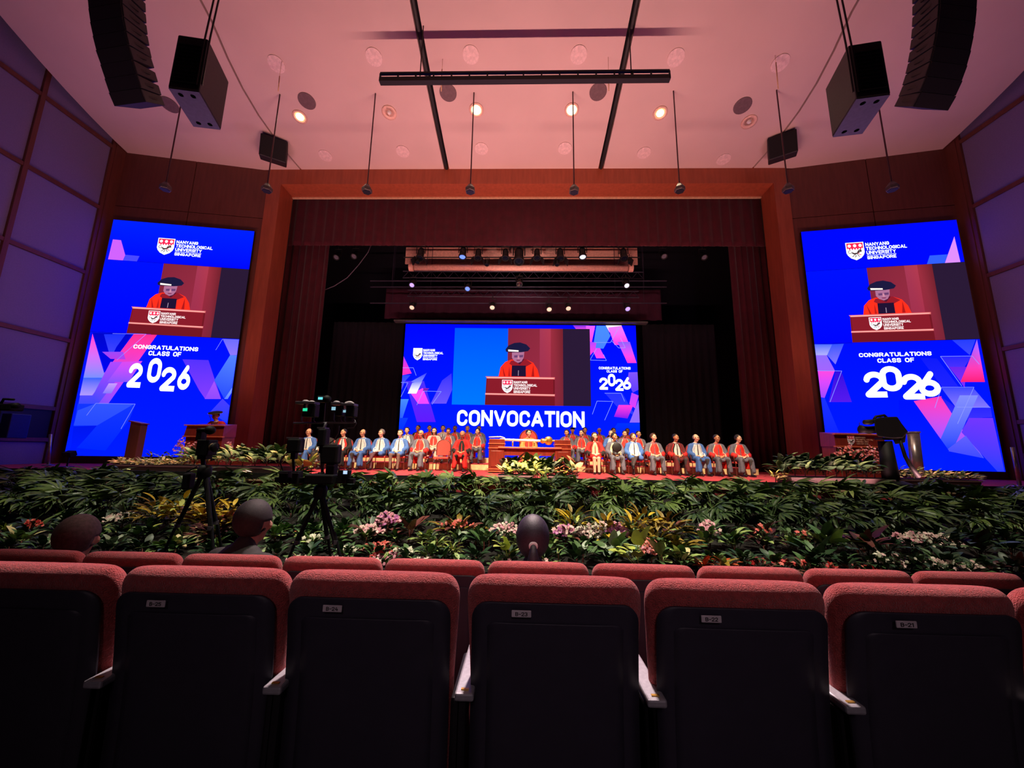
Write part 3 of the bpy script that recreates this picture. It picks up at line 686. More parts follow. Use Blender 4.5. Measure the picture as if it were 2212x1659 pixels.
def capsule(bm, p0, p1, r0, r1, sc=(1, 1, 1)):
    t = bmesh.new(); sc = Vector(sc)
    for p, r in ((p0, r0), (p1, r1)):
        q = bmesh.ops.create_icosphere(t, subdivisions=2, radius=r)
        for v in q['verts']: v.co = Vector((v.co.x*sc.x, v.co.y*sc.y, v.co.z*sc.z))+Vector(p)
    bmesh.ops.convex_hull(t, input=t.verts)
    loose = [v for v in t.verts if not v.link_faces]; bmesh.ops.delete(t, geom=loose, context='VERTS')
    me = bpy.data.meshes.new('t'); t.to_mesh(me); bm.from_mesh(me); bpy.data.meshes.remove(me); t.free()
def remesh(name, caps, vox, mats, pick, smooth=6):
    bm = bmesh.new()
    for c in caps: capsule(bm, *c)
    me = bpy.data.meshes.new(name+'_raw'); bm.to_mesh(me); bm.free()
    o = bpy.data.objects.new('t', me); COL.objects.link(o)
    r = o.modifiers.new('r', 'REMESH'); r.mode = 'VOXEL'; r.voxel_size = vox; r.use_smooth_shade = True
    s = o.modifiers.new('s', 'SMOOTH'); s.iterations = smooth; s.factor = .5
    out = bpy.data.meshes.new_from_object(o.evaluated_get(bpy.context.evaluated_depsgraph_get())); out.name = name
    bpy.data.objects.remove(o); bpy.data.meshes.remove(me)
    out.materials.clear()
    for mm in mats: out.materials.append(mm)
    for p in out.polygons: p.material_index = pick(p.center); p.use_smooth = True
    return out
HZ = 1.215
def headcaps(R, c):
    def q(x, y, z): v = R @ Vector((x*1.1, y*1.06, z*1.06)); return (c[0]+v.x, c[1]+v.y, c[2]+v.z)
    L_ = [(q(0, .012, .03), q(0, .0, .02), .092, .087, (.94, 1.06, 1.05)), (q(0, -.012, -.02), q(0, -.028, -.078), .074, .048, (.95, 1, 1)),
          (q(0, -.084, .012), q(0, -.094, -.018), .008, .011), (q(0, -.085, -.052), q(0, -.082, -.052), .022, .018, (1.1, .6, .5))]
    for s in (-1, 1): L_ += [(q(s*.08, .012, .012), q(s*.083, .016, -.022), .016, .011, (.6, 1.2, 1.3)), (q(s*.03, -.082, .03), q(s*.012, -.086, .032), .011, .01), (q(s*.04, -.062, -.02), q(s*.035, -.06, -.03), .028, .025)]
    return L_
def handcaps(s, w, d):
    """a relaxed hand: palm, four unequal fingers, thumb; w wrist, d direction"""
    w, d = Vector(w), Vector(d).normalized(); side = Vector((0, 0, -1)).cross(d).normalized()*s; out = []
    palm = w+d*.05; out.append((tuple(w), tuple(palm+d*.02), .026, .032, (1, 1, .62)))
    for i, l in enumerate((.062, .074, .068, .052)):
        a = palm+d*.03+side*(.024-.016*i); m_ = a+d*l*.55+Vector((0, 0, -.008)); e = m_+d*l*.4+Vector((0, 0, -.026))
        out += [(tuple(a), tuple(m_), .0105, .0095), (tuple(m_), tuple(e), .0095, .008)]
    a = w+d*.02+side*.03; out += [(tuple(a), tuple(a+d*.04+side*.018), .013, .011), (tuple(a+d*.04+side*.018), tuple(a+d*.07+side*.008), .011, .009)]
    return out
def body_mesh(key, yaw=0, pitch=0, legs='apart', bare=False, vox=.0125):
    R = rz_(yaw) @ rx(pitch); c = (0, -.01, HZ)
    caps = [((0, .03, .56), (0, .05, .78), .135, .125, (1.22, .85, 1)), ((0, .05, .78), (0, .06, .96), .128, .13, (1.3, .82, 1)), ((-.14, .06, .965), (.14, .06, .965), .052, .052),
            ((0, .05, 1.0), (0, .01, 1.13), .062, .054)] + headcaps(R, c)
    for s in (-1, 1):
        kx = .13 if legs != 'together' else .07
        if legs == 'crossed' and s > 0: k, f = (.0, -.42, .62), (-.14, -.52, .32); caps.append(((-.14, -.54, .28), (-.16, -.66, .2), .045, .03))
        else: k, f = (s*kx, -.42, .5), (s*kx*.95, -.44, .08); caps.append(((s*kx*.95, -.43, .045), (s*kx*1.05, -.60, .035), .045, .034, (1, 1, .9)))
        caps += [((s*.09, .0, .52), k, .092, .066), (k, f, .062, .042)]
        e = (s*.25, .0, .70); w = (s*.075, -.24, .63)
        caps += [((s*.185, .06, .955), e, .05, .042), (e, w, .042, .03)]
        caps += handcaps(s, w, (-s*.75, -.55, -.12))
    def pick(p):
        if p.z > 1.06: return 0
        if p.z < .075 and p.y < -.3: return 3
        if legs == 'crossed' and p.y < -.53 and p.z < .31 and p.x < -.1: return 3
        if p.y < -.2 and p.z > .565 and abs(p.x) < .13 and p.y > -.36: return 0
        if p.z < .6 and not (p.y > -.28 and abs(p.x) > .17): return 1 if not (bare and p.y < -.38) else 0
        return 2
    return remesh(key, caps, vox, [M_skins[0], M_trous, M_shirt, M_shoe], pick, 4), R, Vector(c)
def gown_mesh(key, legs='apart', long=True):
    caps = [((0, .04, .58), (0, .06, .93), .16, .15, (1.28, .88, 1)), ((-.15, .065, .975), (.15, .065, .975), .072, .072), ((-.05, .06, 1.02), (.05, .06, 1.02), .066, .066)]
    for s in (-1, 1):
        e = (s*.262, .0, .73); caps += [((s*.185, .06, .96), e, .07, .078), (e, (s*.175, -.15, .655), .078, .074), (e, (s*.25, -.04, .57), .078, .05), ((s*.175, -.15, .655), (s*.2, -.12, .56), .074, .04)]
        kx = .15 if legs != 'together' else .08
        caps += [((s*.12, .02, .53), (s*kx, -.36, .53), .11, .088)]
        if long: caps += [((s*kx, -.40, .50), (s*kx*1.12, -.45, .17), .078, .07), ((s*kx*1.2, -.36, .46), (s*kx*1.5, -.38, .14), .055, .045), ((s*kx*.9, -.40, .46), (s*kx*.7, -.46, .26), .06, .03)]
    if long: caps.append(((-.08, -.3, .5), (.08, -.3, .5), .07, .07))
    return remesh(key, caps, .018, [RC['blue']], lambda p: 0, 3)
def draped(bvh, pts_grid, off, direction=(0, 1, 0)):
    d = Vector(direction).normalized(); b = MB(); nr, nc = len(pts_grid), len(pts_grid[0])
    for row in pts_grid:
        for p in row:
            p = Vector(p); h = bvh.ray_cast(p-d*2, d)
            q = h[0] if h[0] is not None else p
            b.v.append(tuple(q-d*off))
    for j in range(nr-1):
        for i in range(nc-1): k = j*nc+i; b.f.append((k, k+1, k+nc+1, k+nc)); b.m.append(0)
    return b
def solidmesh(b, name, mt): return b.mesh(name, mt, True)
BODY, GOWN, BAND = {}, {}, {}
for key, a in (('L', .42), ('C', 0), ('R', -.5)):
    for lg in ('apart', 'crossed'):
        if (key, lg) == ('C', 'crossed'): continue
        BODY[(key, lg)] = body_mesh('body', -a, .02, lg)
BODY[('D', 'apart')] = body_mesh('body', 0, .5, 'apart')
BODY[('C', 'bare')] = body_mesh('body', .3, 0, 'together', True)
for lg, lo in (('apart', True), ('apart', False), ('together', False)): GOWN[(lg, lo)] = gown_mesh('gown', lg, lo)
def bands_for(g):
    me = GOWN[g]; bv = BVHTree.FromPolygons([v.co for v in me.vertices], [tuple(p.vertices) for p in me.polygons]); out = {}
    zs = [1.012-.03*k for k in range(14)]
    def fr(x0f, x1f, off): return draped(bv, [[(x0f(z)+(x1f(z)-x0f(z))*i/3, 0, z) for i in range(4)] for z in zs], off)
    w0 = lambda z: .028+.075*min(1, (1.045-z)/.2)
    out['front'] = solidmesh(fr(lambda z: -w0(z), lambda z: w0(z), .004), 'shirt_front', M_shirt)
    for s, nm in ((-1, 'l'), (1, 'r')):
        out['band'+nm] = solidmesh(fr(lambda z: s*(w0(z)-.004), lambda z: s*(w0(z)+.04), .009), 'facing', M_shirt)
        out['pipe'+nm] = solidmesh(fr(lambda z: s*(w0(z)+.036), lambda z: s*(w0(z)+.056), .012), 'piping', M_shirt)
    out['tie'] = solidmesh(fr(lambda z: -.012-.012*(1.045-z), lambda z: .012+.012*(1.045-z), .012), 'tie', M_trous)
    if g[1]:
        zz = [.50-.035*k for k in range(9)]
        for s, nm in ((-1, 'l'), (1, 'r')): out['skirt'+nm] = solidmesh(draped(bv, [[(s*(.045+.05*i/2), 0, z) for i in range(3)] for z in zz], .006), 'skirt_band', M_shirt)
    return out
BANDS = {g: bands_for(g) for g in GOWN}
def cuffs():
    b = MB()
    for s in (-1, 1): b.tube([(s*.262, -.05, .69), (s*.215, -.12, .65), (s*.15, -.185, .635)], [.085, .088, .075], 12)
    return b.mesh('sleeve_cuffs', M_shirt, True)
CUFF = cuffs()
def hair_mesh(kind):
    b = MB()
    if kind == 'short': b.ball((0, .018, .036), (.085, .1, .094), 16, 12)
    elif kind == 'full': b.ball((0, .02, .03), (.096, .108, .108), 16, 12)
    elif kind == 'thin': b.ball((0, .022, .022), (.084, .094, .094), 16, 12)
    else:
        b.ball((0, .02, .03), (.1, .11, .11), 16, 12); 
        for s in (-1, 1): b.ball((s*.07, .02, -.06), (.035, .06, .09), 10, 8)
        b.ball((0, .06, -.05), (.075, .05, .1), 10, 8)
    keep = []
    for f in b.f:
        c = sum((Vector(b.v[i]) for i in f), Vector())/len(f)
        if kind == 'thin': ok = not (c.y < .035) and c.z > -.06 and c.z < .095
        else: ok = not (c.y < -.035+max(0, (.075-c.z))*.75-(.0 if kind != 'full' else .01) and c.z < .098) and c.z > (-.07 if kind != 'long' else -.3)
        if kind == 'long' and c.z < -.03: ok = abs(c.x) > .045 or c.y > .02
        if ok: keep.append(f)
    b.f = keep; b.m = [0]*len(keep)
    me = b.mesh('hair', M_hair, True); return me
HAIR = {k: hair_mesh(k) for k in ('short', 'full', 'thin', 'long')}
def face_mesh():
    b = MB()
    for s in (-1, 1):
        b.ball((s*.031, -.0835, .012), (.012, .006, .0055), 8, 5); b.box((s*.031, -.0885, .033), (.03, .006, .006))
    b.ball((0, -.1, -.052), (.022, .006, .006), 8, 5); return b.mesh('face_features', M_feat, True)
FACE = face_mesh()
def glasses_mesh():
    b = MB()
    for s in (-1, 1):
        b.tube([(s*.033+.022*math.cos(2*PI*k/10), -.104, .010+.016*math.sin(2*PI*k/10)) for k in range(11)], .0028, 4)
        b.tube([(s*.055, -.1, .014), (s*.084, .01, .014)], .0025, 4)
    b.tube([(-.011, -.104, .013), (.011, -.104, .013)], .0025, 4); return b.mesh('glasses', M_black)
GLASS = glasses_mesh()
def bonnet_mesh():
    b = MB(); b.lathe([(.085, .05), (.095, .075), (.11, .085), (.165, .095), (.175, .11), (.16, .13), (.1, .145), (.0001, .148)], n=24); return b.mesh('academic_bonnet', mat('black_felt', (12, 12, 24), .8), True)
def mortar_mesh():
    b = MB(); b.lathe([(.085, .05), (.088, .1)], n=20); b.box((0, .01, .108), (.24, .24, .012), rz_(PI/4)); b.tube([(0, .01, .116), (.11, -.05, .115), (.14, -.07, .03)], .004, 5); return b.mesh('mortarboard', M_black)
BON, MOR = bonnet_mesh(), mortar_mesh()
def setm(o, mats):
    for i, mm in enumerate(mats): o.material_slots[i].link = 'OBJECT'; o.material_slots[i].material = mm
def person(label, x, y, z, look='C', legs='apart', gown='blue', facing='silver', front='white', pipe='white', cuff=None, hair='short', hairc=None, skin=0, trous=None, glasses=False, hat=None, long=True, tie=True, rz=0, sc=1., group='seated guests in academic gowns'):
    r = thing('person', label, 'person', (x, y, z), rz, group); r.scale = (sc, sc, sc)
    lg = legs if (look, legs) in BODY else 'apart'
    me, R, c = BODY[(look, lg)]
    b = inst('body', me, r); setm(b, [M_skins[skin], trous or M_trous, RC.get(front, M_shirt) if front != 'white' else M_shirt, M_shoe])
    g = ('together', False) if lg == 'bare' else ('apart', long and lg != 'crossed')
    if gown:
        o = inst('gown', GOWN[g], r); setm(o, [RC[gown]]); B = BANDS[g]
        def ad(nm, k, mm): q = inst(nm, B[k], r); setm(q, [mm]); return q
        ad('gown_front', 'front', RC[front])
        for k in 'lr': ad('gown_facing', 'band'+k, RC[facing]); ad('gown_piping', 'pipe'+k, RC[pipe])
        if tie: ad('tie', 'tie', M_trous)
        if g[1]:
            for k in 'lr': ad('skirt_band', 'skirt'+k, RC[facing])
        if cuff: q = inst('sleeve_cuffs', CUFF, r); setm(q, [RC[cuff]])
    M4 = Matrix.Translation(c) @ R.to_4x4() @ Matrix.Diagonal((1.1, 1.07, 1.08, 1))
    def hd(nm, me_, mm=None):
        q = inst(nm, me_, r); q.matrix_local = M4
        if mm: setm(q, [mm])
        return q
    hd('face_features', FACE)
    if hair: hd('hair', HAIR[hair], hairc or M_hair)
    if glasses: hd('glasses', GLASS)
    if hat == 'bonnet': hd('academic_bonnet', BON)
    if hat == 'mortar': hd('mortarboard', MOR)
    return r
# chairs on the stage
def chair_proto(name, seatm, framem, arch, arms=True):
    r = bpy.data.objects.new(name, None); COL.objects.link(r)
    b = MB(); b.box((0, 0, .43), (.50, .46, .07)); b.build('seat', seatm, r, bevel=.02)
    b = MB()
    hb = 1.02 if arch else .92; w = .23
    pts = [(-w, .5), (-w, hb-.2)] + [(-w*math.cos(PI*k/10), hb-.2+.2*math.sin(PI*k/10)) for k in range(1, 10)] + [(w, hb-.2), (w, .5)]
    b.hexa([(x, .235, z) for x, z in pts], [(x, .285, z) for x, z in pts]); b.build('backrest', seatm, r, bevel=.012)
    b = MB(); b.tube([(x*1.05, .26, z+(.01 if z > .8 else 0)) for x, z in pts], .016, 8); b.build('back_frame', framem, r, smooth=True)
    for sx in (-1, 1):
        for sy in (-1, 1):
            b = MB(); b.tube([(sx*.24, sy*.22+.02, .41), (sx*.245, sy*.24+.02, 0)], .014, 8); b.build('leg', framem, r)
        if arms:
            b = MB(); b.tube([(sx*.27, -.2, .42), (sx*.285, -.2, .64), (sx*.275, .0, .66), (sx*.25, .25, .66)], .014, 8); b.build('arm', framem, r, smooth=True)
    return r
M_frame = mat('brown_chair_frame', (96, 40, 28), .4); M_cushred = mat('red_chair_cushion', (214, 74, 66), .8, scale=20, var=.06)
CH = chair_proto('stage_chair', M_cushred, M_frame, True)
usedch = [False]
def chair(x, y, z, label, rz=0):
    if not usedch[0]: usedch[0] = True; CH.location = (x, y, z); CH.rotation_euler = (0, 0, rz); return tag(CH, label, 'chair', 'chairs on the stage')
    return dup(CH, label, (x, y, z), rz, 'chairs on the stage')
Y1, Y2, Y3 = 13.12, 14.45, 15.6
def X_at(px, Y, z): return un(px, 1000, Y=Y).x if False else (lambda p: p.x)(un(px, un_y(px, Y, z), Y=Y))
def un_y(px, Y, z):
    lo, hi = 0, 1659
    for _ in range(40):
        m_ = (lo+hi)/2
        if un(px, m_, Y=Y).z > z: lo = m_
        else: hi = m_
    return lo
F1 = [  # px, kwargs, label
 (665, dict(look='L', gown='blue', glasses=True, hair='thin', skin=0), 'person in a blue and silver gown, first of the front row'),
 (702, dict(look='L', gown='black', facing='silver', hair='short', skin=2, hairc=M_hairg), 'person in a black gown half hidden behind the camera rig'),
 (740, dict(look='L', gown='black', facing='scarlet', pipe='red', hair='short', skin=0), 'person in a black gown with wide red facings right of the camera rig'),
 (782, dict(look='L', gown='blue', glasses=True, hair='thin', skin=0), 'person in a long blue gown, fourth from the left in the front row'),
 (822, dict(look='L', legs='crossed', gown='blue', hair='full', hairc=M_hairg, skin=2, trous=mat('mauve_trousers', (104, 72, 84), .85)), 'person in a blue gown with legs crossed and brown trousers'),
 (863, dict(look='C', gown='blue', hair='full', hairc=M_hairb, skin=2, long=False, trous=mat('brown_trousers', (110, 86, 82), .85)), 'person in a short blue gown over brown trousers, grey tie'),
 (908, dict(look='C', gown='grey', facing='scarlet', front='scarlet', pipe='cream', cuff='red', tie=False, hair='thin', hairc=M_hairb, glasses=True, skin=1), 'bald person in grey and red gown, left of the empty red chair'),
 (998, dict(look='D', gown='red', facing='red', front='black', pipe='red', cuff='black', hair='thin', hairc=M_hairg, glasses=True, skin=1, tie=False, trous=M_shoe), 'person in a red and black gown looking down, beside the empty red chair'),
 (1285, dict(look='C', legs='bare', gown='red', facing='red', front='cream', pipe='black', cuff='black', hair='long', hairc=M_hairb, skin=2, tie=False), 'person with brown hair in a red gown with bare legs, right of the desk'),
 (1328, dict(look='R', gown='grey', facing='cream', front='black', pipe='cream', hair='full', hairc=M_hair, skin=1, tie=False), 'person holding a round black cap up in front of the chest'),
 (1369, dict(look='R', legs='crossed', gown='blue', hair='full', hairc=M_hairb, skin=0), 'person in a blue gown and striped shirt with legs crossed, right of centre'),
 (1413, dict(look='R', gown='grey', facing='scarlet', front='scarlet', pipe='cream', cuff='red', tie=False, hair='full', hairc=M_hairb, skin=2), 'person in a grey gown with red front looking up to the right'),
 (1461, dict(look='R', gown='maroon', facing='black', front='white', pipe='red', cuff='red', hair='short', skin=1), 'person in a maroon gown with red sleeves and a pale tie'),
 (1505, dict(look='R', gown='blue', glasses=True, hair='thin', hairc=M_hairg, skin=2), 'grey haired person in glasses and a bright blue gown at the right'),
 (1550, dict(look='R', gown='grey', facing='scarlet', front='scarlet', pipe='cream', cuff='red', tie=False, hair='short', glasses=True, skin=1), 'person in a grey gown with red front, second from the right end'),
 (1597, dict(look='R', gown='grey', facing='scarlet', front='scarlet', pipe='cream', cuff='red', tie=False, hair='full', skin=2), 'person in a grey gown with a paper on the lap at the right end'),
]
F2 = [
 (878, dict(look='C', gown='grey', facing='silver', hair='full', skin=2), 'person with dark hair behind the left gap of the front row, mostly hidden'),
 (937, dict(look='C', gown='pink', facing='scarlet', front='scarlet', pipe='pink', tie=False, hair='long', skin=2), 'person with long hair in a pale pink and red gown behind the empty chair'),
 (968, dict(look='D', gown='grey', facing='scarlet', front='scarlet', pipe='cream', tie=False, hair='short', skin=1), 'person in a grey gown looking down right behind the empty chair'),
 (1031, dict(look='L', gown='grey', facing='scarlet', front='scarlet', pipe='cream', cuff='red', tie=False, hair='full', skin=2), 'person with a red sleeved grey gown just left of the desk in the second row'),
 (1224, dict(look='L', gown='grey', facing='scarlet', front='scarlet', pipe='cream', tie=False, cuff='red', hair='full', skin=0), 'person with black hair just right of the desk in the second row'),
 (1256, dict(look='L', gown='grey', facing='scarlet', front='scarlet', pipe='cream', tie=False, cuff='red', hair='short', skin=2), 'person in a grey and red gown seated second right of the desk'),
 (1320, dict(look='L', gown='blue', facing='silver', hair='short', skin=2, hairc=M_hairg), 'balding person in pale blue behind the person with the round cap'),
 (1350, dict(look='C', gown='grey', facing='scarlet', front='scarlet', pipe='cream', tie=False, hair='short', skin=0), 'person in grey and red, second row, left of two dark haired persons'),
 (1380, dict(look='R', gown='grey', facing='scarlet', front='scarlet', pipe='cream', tie=False, hair='short', skin=0, glasses=True), 'person in glasses at the right end of the second row'),
]
F3 = [
 (902, dict(look='L', gown='black', facing='scarlet', front='scarlet', tie=False, hair='short', skin=1), 'person with dark hair at the left end of the back row'),
 (927, dict(look='R', gown='red', facing='red', front='scarlet', tie=False, hair='short', skin=0), 'person in an all red gown in the back row with a bowed head'),
 (956, dict(look='C', gown='pink', facing='silver', hair='full', skin=2), 'person in a pale gown with a dark tie in the back row'),
 (982, dict(look='C', gown='grey', facing='scarlet', front='scarlet', pipe='cream', tie=False, hair='short', skin=3), 'dark skinned person in grey and red in the left back row'),
 (1009, dict(look='C', gown='grey', facing='scarlet', front='scarlet', pipe='cream', tie=False, hair='short', hairc=M_hairg, skin=1), 'person with greying hair in the left back row'),
 (1034, dict(look='C', gown='grey', facing='scarlet', front='scarlet', pipe='cream', tie=False, hair='short', skin=3, hairc=M_hairb), 'person at the right end of the left back row'),
 (1237, dict(look='C', gown='grey', facing='scarlet', front='scarlet', pipe='cream', tie=False, hair='short', skin=1, hat='mortar'), 'person in a flat black mortarboard in the right back row'),
 (1264, dict(look='C', gown='grey', facing='scarlet', front='scarlet', pipe='cream', tie=False, hair='full', skin=0), 'person next to the mortarboard wearer in the back row'),
 (1295, dict(look='C', gown='grey', facing='scarlet', front='scarlet', pipe='cream', tie=False, hair='thin', skin=1, glasses=True), 'bald person in glasses in the right back row'),
 (1326, dict(look='R', gown='black', facing='silver', hair='full', skin=0), 'person in a black gown in the right back row'),
 (1356, dict(look='C', gown='grey', facing='scarlet', front='scarlet', tie=False, hair='short', skin=3), 'person in a red front gown at the right end of the back row'),
]
ORD = 'first second third fourth fifth sixth seventh eighth ninth tenth eleventh twelfth thirteenth fourteenth fifteenth sixteenth'.split()
for rows, Yr, zr, rn in ((F1, Y1, 0, 'front'), (F2, Y2, R1, 'second'), (F3, Y3, R2, 'back')):
    for px, kw, lab in rows:
        x = X_at(px, Yr, STZ+zr+.8); sc = 1.0 if rn == 'front' else .95
        person(lab, x, Yr, STZ+zr, sc=sc, rz=random.uniform(-.08, .08), **kw)
        chair(x, Yr+.03, STZ+zr, 'stage chair under the %s person from the left in the %s row' % (ORD[rows.index((px, kw, lab))], rn))
chair(X_at(955, Y1, STZ+.6), Y1, STZ, 'empty red upholstered chair with an arched back in the front row')
b = MB(); b.lathe([(.0001, 0), (.13, 0), (.155, .015), (.155, .03), (.12, .045), (.0001, .05)], R=rx(PI/2), n=28)
o = b.build('round_cap', M_black, smooth=True); o.location = (X_at(1332, Y1-.36, STZ+.85), Y1-.36, STZ+.86); tag(o, 'round black velvet cap held up by the seated person', 'cap')
# throne, person in gold, desk and mace in the middle
xt0 = X_at(1142, 14.2, STZ+.8)
t = thing('throne', 'tall arched wooden throne with red upholstery behind the desk', 'throne', (xt0, 14.3, STZ))
b = MB(); b.box((0, 0, .35), (.75, .6, .3)); b.build('seat', M_cushred, t, bevel=.02)
pts = [(-.3, .45), (-.3, 1.15)]+[(-.3*math.cos(PI*k/12), 1.15+.32*math.sin(PI*k/12)) for k in range(1, 12)]+[(.3, 1.15), (.3, .45)]
b = MB(); b.hexa([(x, .3, z) for x, z in pts], [(x, .38, z) for x, z in pts]); b.build('backrest', M_cushred, t)
b = MB(); b.tube([(x*1.06, .33, z) for x, z in pts], .035, 8); b.build('back_frame', M_mahog, t, smooth=True)
for sx in (-1, 1):
    b = MB(); b.box((sx*.37, .1, .1), (.07, .5, .2)); b.build('leg', M_mahog, t, bevel=.01)
pp = person('person in a gold and red gown on the throne behind the desk', xt0, 14.25, STZ+.12, look='R', gown='gold', facing='scarlet', front='scarlet', pipe='gold', tie=False, hair='full', skin=2, hat=None, group='seated guests in academic gowns')
Yd = 12.75
xa, xb = un(1057, 985, Y=Yd).x, un(1231, 985, Y=Yd).x
t = thing('ceremonial_desk', 'long mahogany desk with raised side pedestals in the middle of the stage', 'desk', ((xa+xb)/2, Yd, STZ))
wD = xb-xa
for sx, w_ in ((-1, .5), (1, .5)):
    b = MB(); b.box((sx*(wD/2-w_/2), 0, .47), (w_, .6, .88)); pd = b.build('pedestal', M_mahog, t, bevel=.01)
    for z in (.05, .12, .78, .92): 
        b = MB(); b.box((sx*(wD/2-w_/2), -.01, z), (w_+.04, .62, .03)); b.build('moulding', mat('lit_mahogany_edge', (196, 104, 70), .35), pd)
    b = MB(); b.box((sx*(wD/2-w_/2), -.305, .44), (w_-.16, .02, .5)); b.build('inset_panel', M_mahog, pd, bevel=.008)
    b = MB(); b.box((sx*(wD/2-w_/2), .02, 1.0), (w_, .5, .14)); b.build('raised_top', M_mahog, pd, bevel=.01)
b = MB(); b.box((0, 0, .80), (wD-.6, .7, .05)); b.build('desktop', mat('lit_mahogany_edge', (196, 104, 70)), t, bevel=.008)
b = MB(); b.box((0, -.25, .66), (wD-.6, .04, .22)); b.build('front_apron', M_mahog, t)
t = thing('ceremonial_mace', 'gold ceremonial mace lying on a stand across the desk', 'mace', ((xa+xb)/2-.05, Yd-.1, STZ+1.03))
b = MB(); b.tube([(-.95, 0, .02), (-.9, 0, .02), (.3, 0, 0), (.5, 0, 0)], [.015, .04, .045, .03], 12); b.build('shaft', M_white, t, smooth=True)
b = MB(); b.lathe([(.03, -.03), (.07, 0), (.09, .06), (.06, .12), (.09, .16), (.03, .22)], c=(.42, 0, 0), R=ry(PI/2), n=16); b.build('collar', M_gold, t, smooth=True)
b = MB(); b.lathe([(.0001, -.03), (.12, -.03), (.145, 0), (.12, .03), (.0001, .03)], c=(.66, 0, .01), R=rx(PI/2), n=24); hd_ = b.build('head_disc', M_gold, t, smooth=True)
b = MB(); b.tube([(.78, 0, .01), (1.0, 0, .01)], .03, 10); b.build('finial', M_gold, t)
for x in (-.5, .2):
    b = MB(); b.box((x, 0, -.11), (.05, .2, .14)); b.build('cradle', M_gold, t, bevel=.01)
for sx, pxx in ((-1, 1074), (1, 1214)):
    b = MB(); x = un(pxx, 950, Y=Yd).x
    b.tube([(x-.28, Yd+.1, STZ+1.13), (x+.1, Yd+.1, STZ+1.15), (x+.22, Yd+.1, STZ+1.12), (x+.26, Yd+.1, STZ+1.07)], .022, 8)
    if sx < 0: tag(b.build('brass_rail', M_white, smooth=True), 'pale curved rail lying on the left pedestal of the desk', 'rail')
# lecterns with the crest
def lectern(pxl, pxr, pyt, Y, label, crest):
    a, c = un(pxl, pyt, Y=Y), un(pxr, pyt, Y=Y); w = c.x-a.x; h = a.z-STZ
    t = thing('lectern', label, 'lectern', ((a.x+c.x)/2, Y, STZ))
    b = MB(); b.box((0, .25, (h-.1)/2), (w*.94, .5, h-.1)); b.build('body', M_mahog, t, bevel=.01)
    b = MB(); b.hexa([(-w/2, -.04, h-.34), (w/2, -.04, h-.34), (w/2*.97, .5, h-.34), (-w/2*.97, .5, h-.34)], [(-w/2*.96, 0, h-.03), (w/2*.96, 0, h-.03), (w/2*.96, .5, h+.05), (-w/2*.96, .5, h+.05)]); b.build('head_board', M_mahog, t)
    for z, e in ((h-.35, .02), (h-.02, .02)):
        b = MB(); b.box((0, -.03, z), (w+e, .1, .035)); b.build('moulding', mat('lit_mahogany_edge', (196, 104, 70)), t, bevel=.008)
    if crest:
        s = Scr((0, 0, 0), (1, 0, 0), 'x', 'x'); bpy.data.objects.remove(s.root); s.root = t
        global LED
        keep = LED; lit = bpy.data.materials.new('printed_logo'); lit.use_nodes = True; nn = lit.node_tree
        at = nn.nodes.new('ShaderNodeAttribute'); at.attribute_name = 'Col'; nn.links.new(at.outputs['Color'], nn.nodes['Principled BSDF'].inputs['Base Color'])
        LED = lit
        def pt(x, z): return (x, z)
        shield(s, (-w*.26, h-.30), (-w*.12, h-.06), .055, t)
        for k, (tx, l) in enumerate((('NANYANG', .2), ('TECHNOLOGICAL', .34), ('UNIVERSITY', .25), ('SINGAPORE', .24))):
            s.text(tx, (-w*.10, h-.125-.055*k), (-w*.10+w*l, h-.085-.055*k), (226, 196, 170), .055, t, .2)
        LED = keep
    b = MB(); b.tube([(.1, .1, h), (.08, .02, h+.22), (.06, -.02, h+.3)], .008, 6); b.build('gooseneck_microphone', M_black, t)
    return t
lectern(403, 487, 917, 11.2, 'mahogany lectern at the left of the stage with a speaker behind it', False)
lectern(1799, 1908, 936, 10.6, 'mahogany lectern with a crest and lettering at the right of the stage', True)
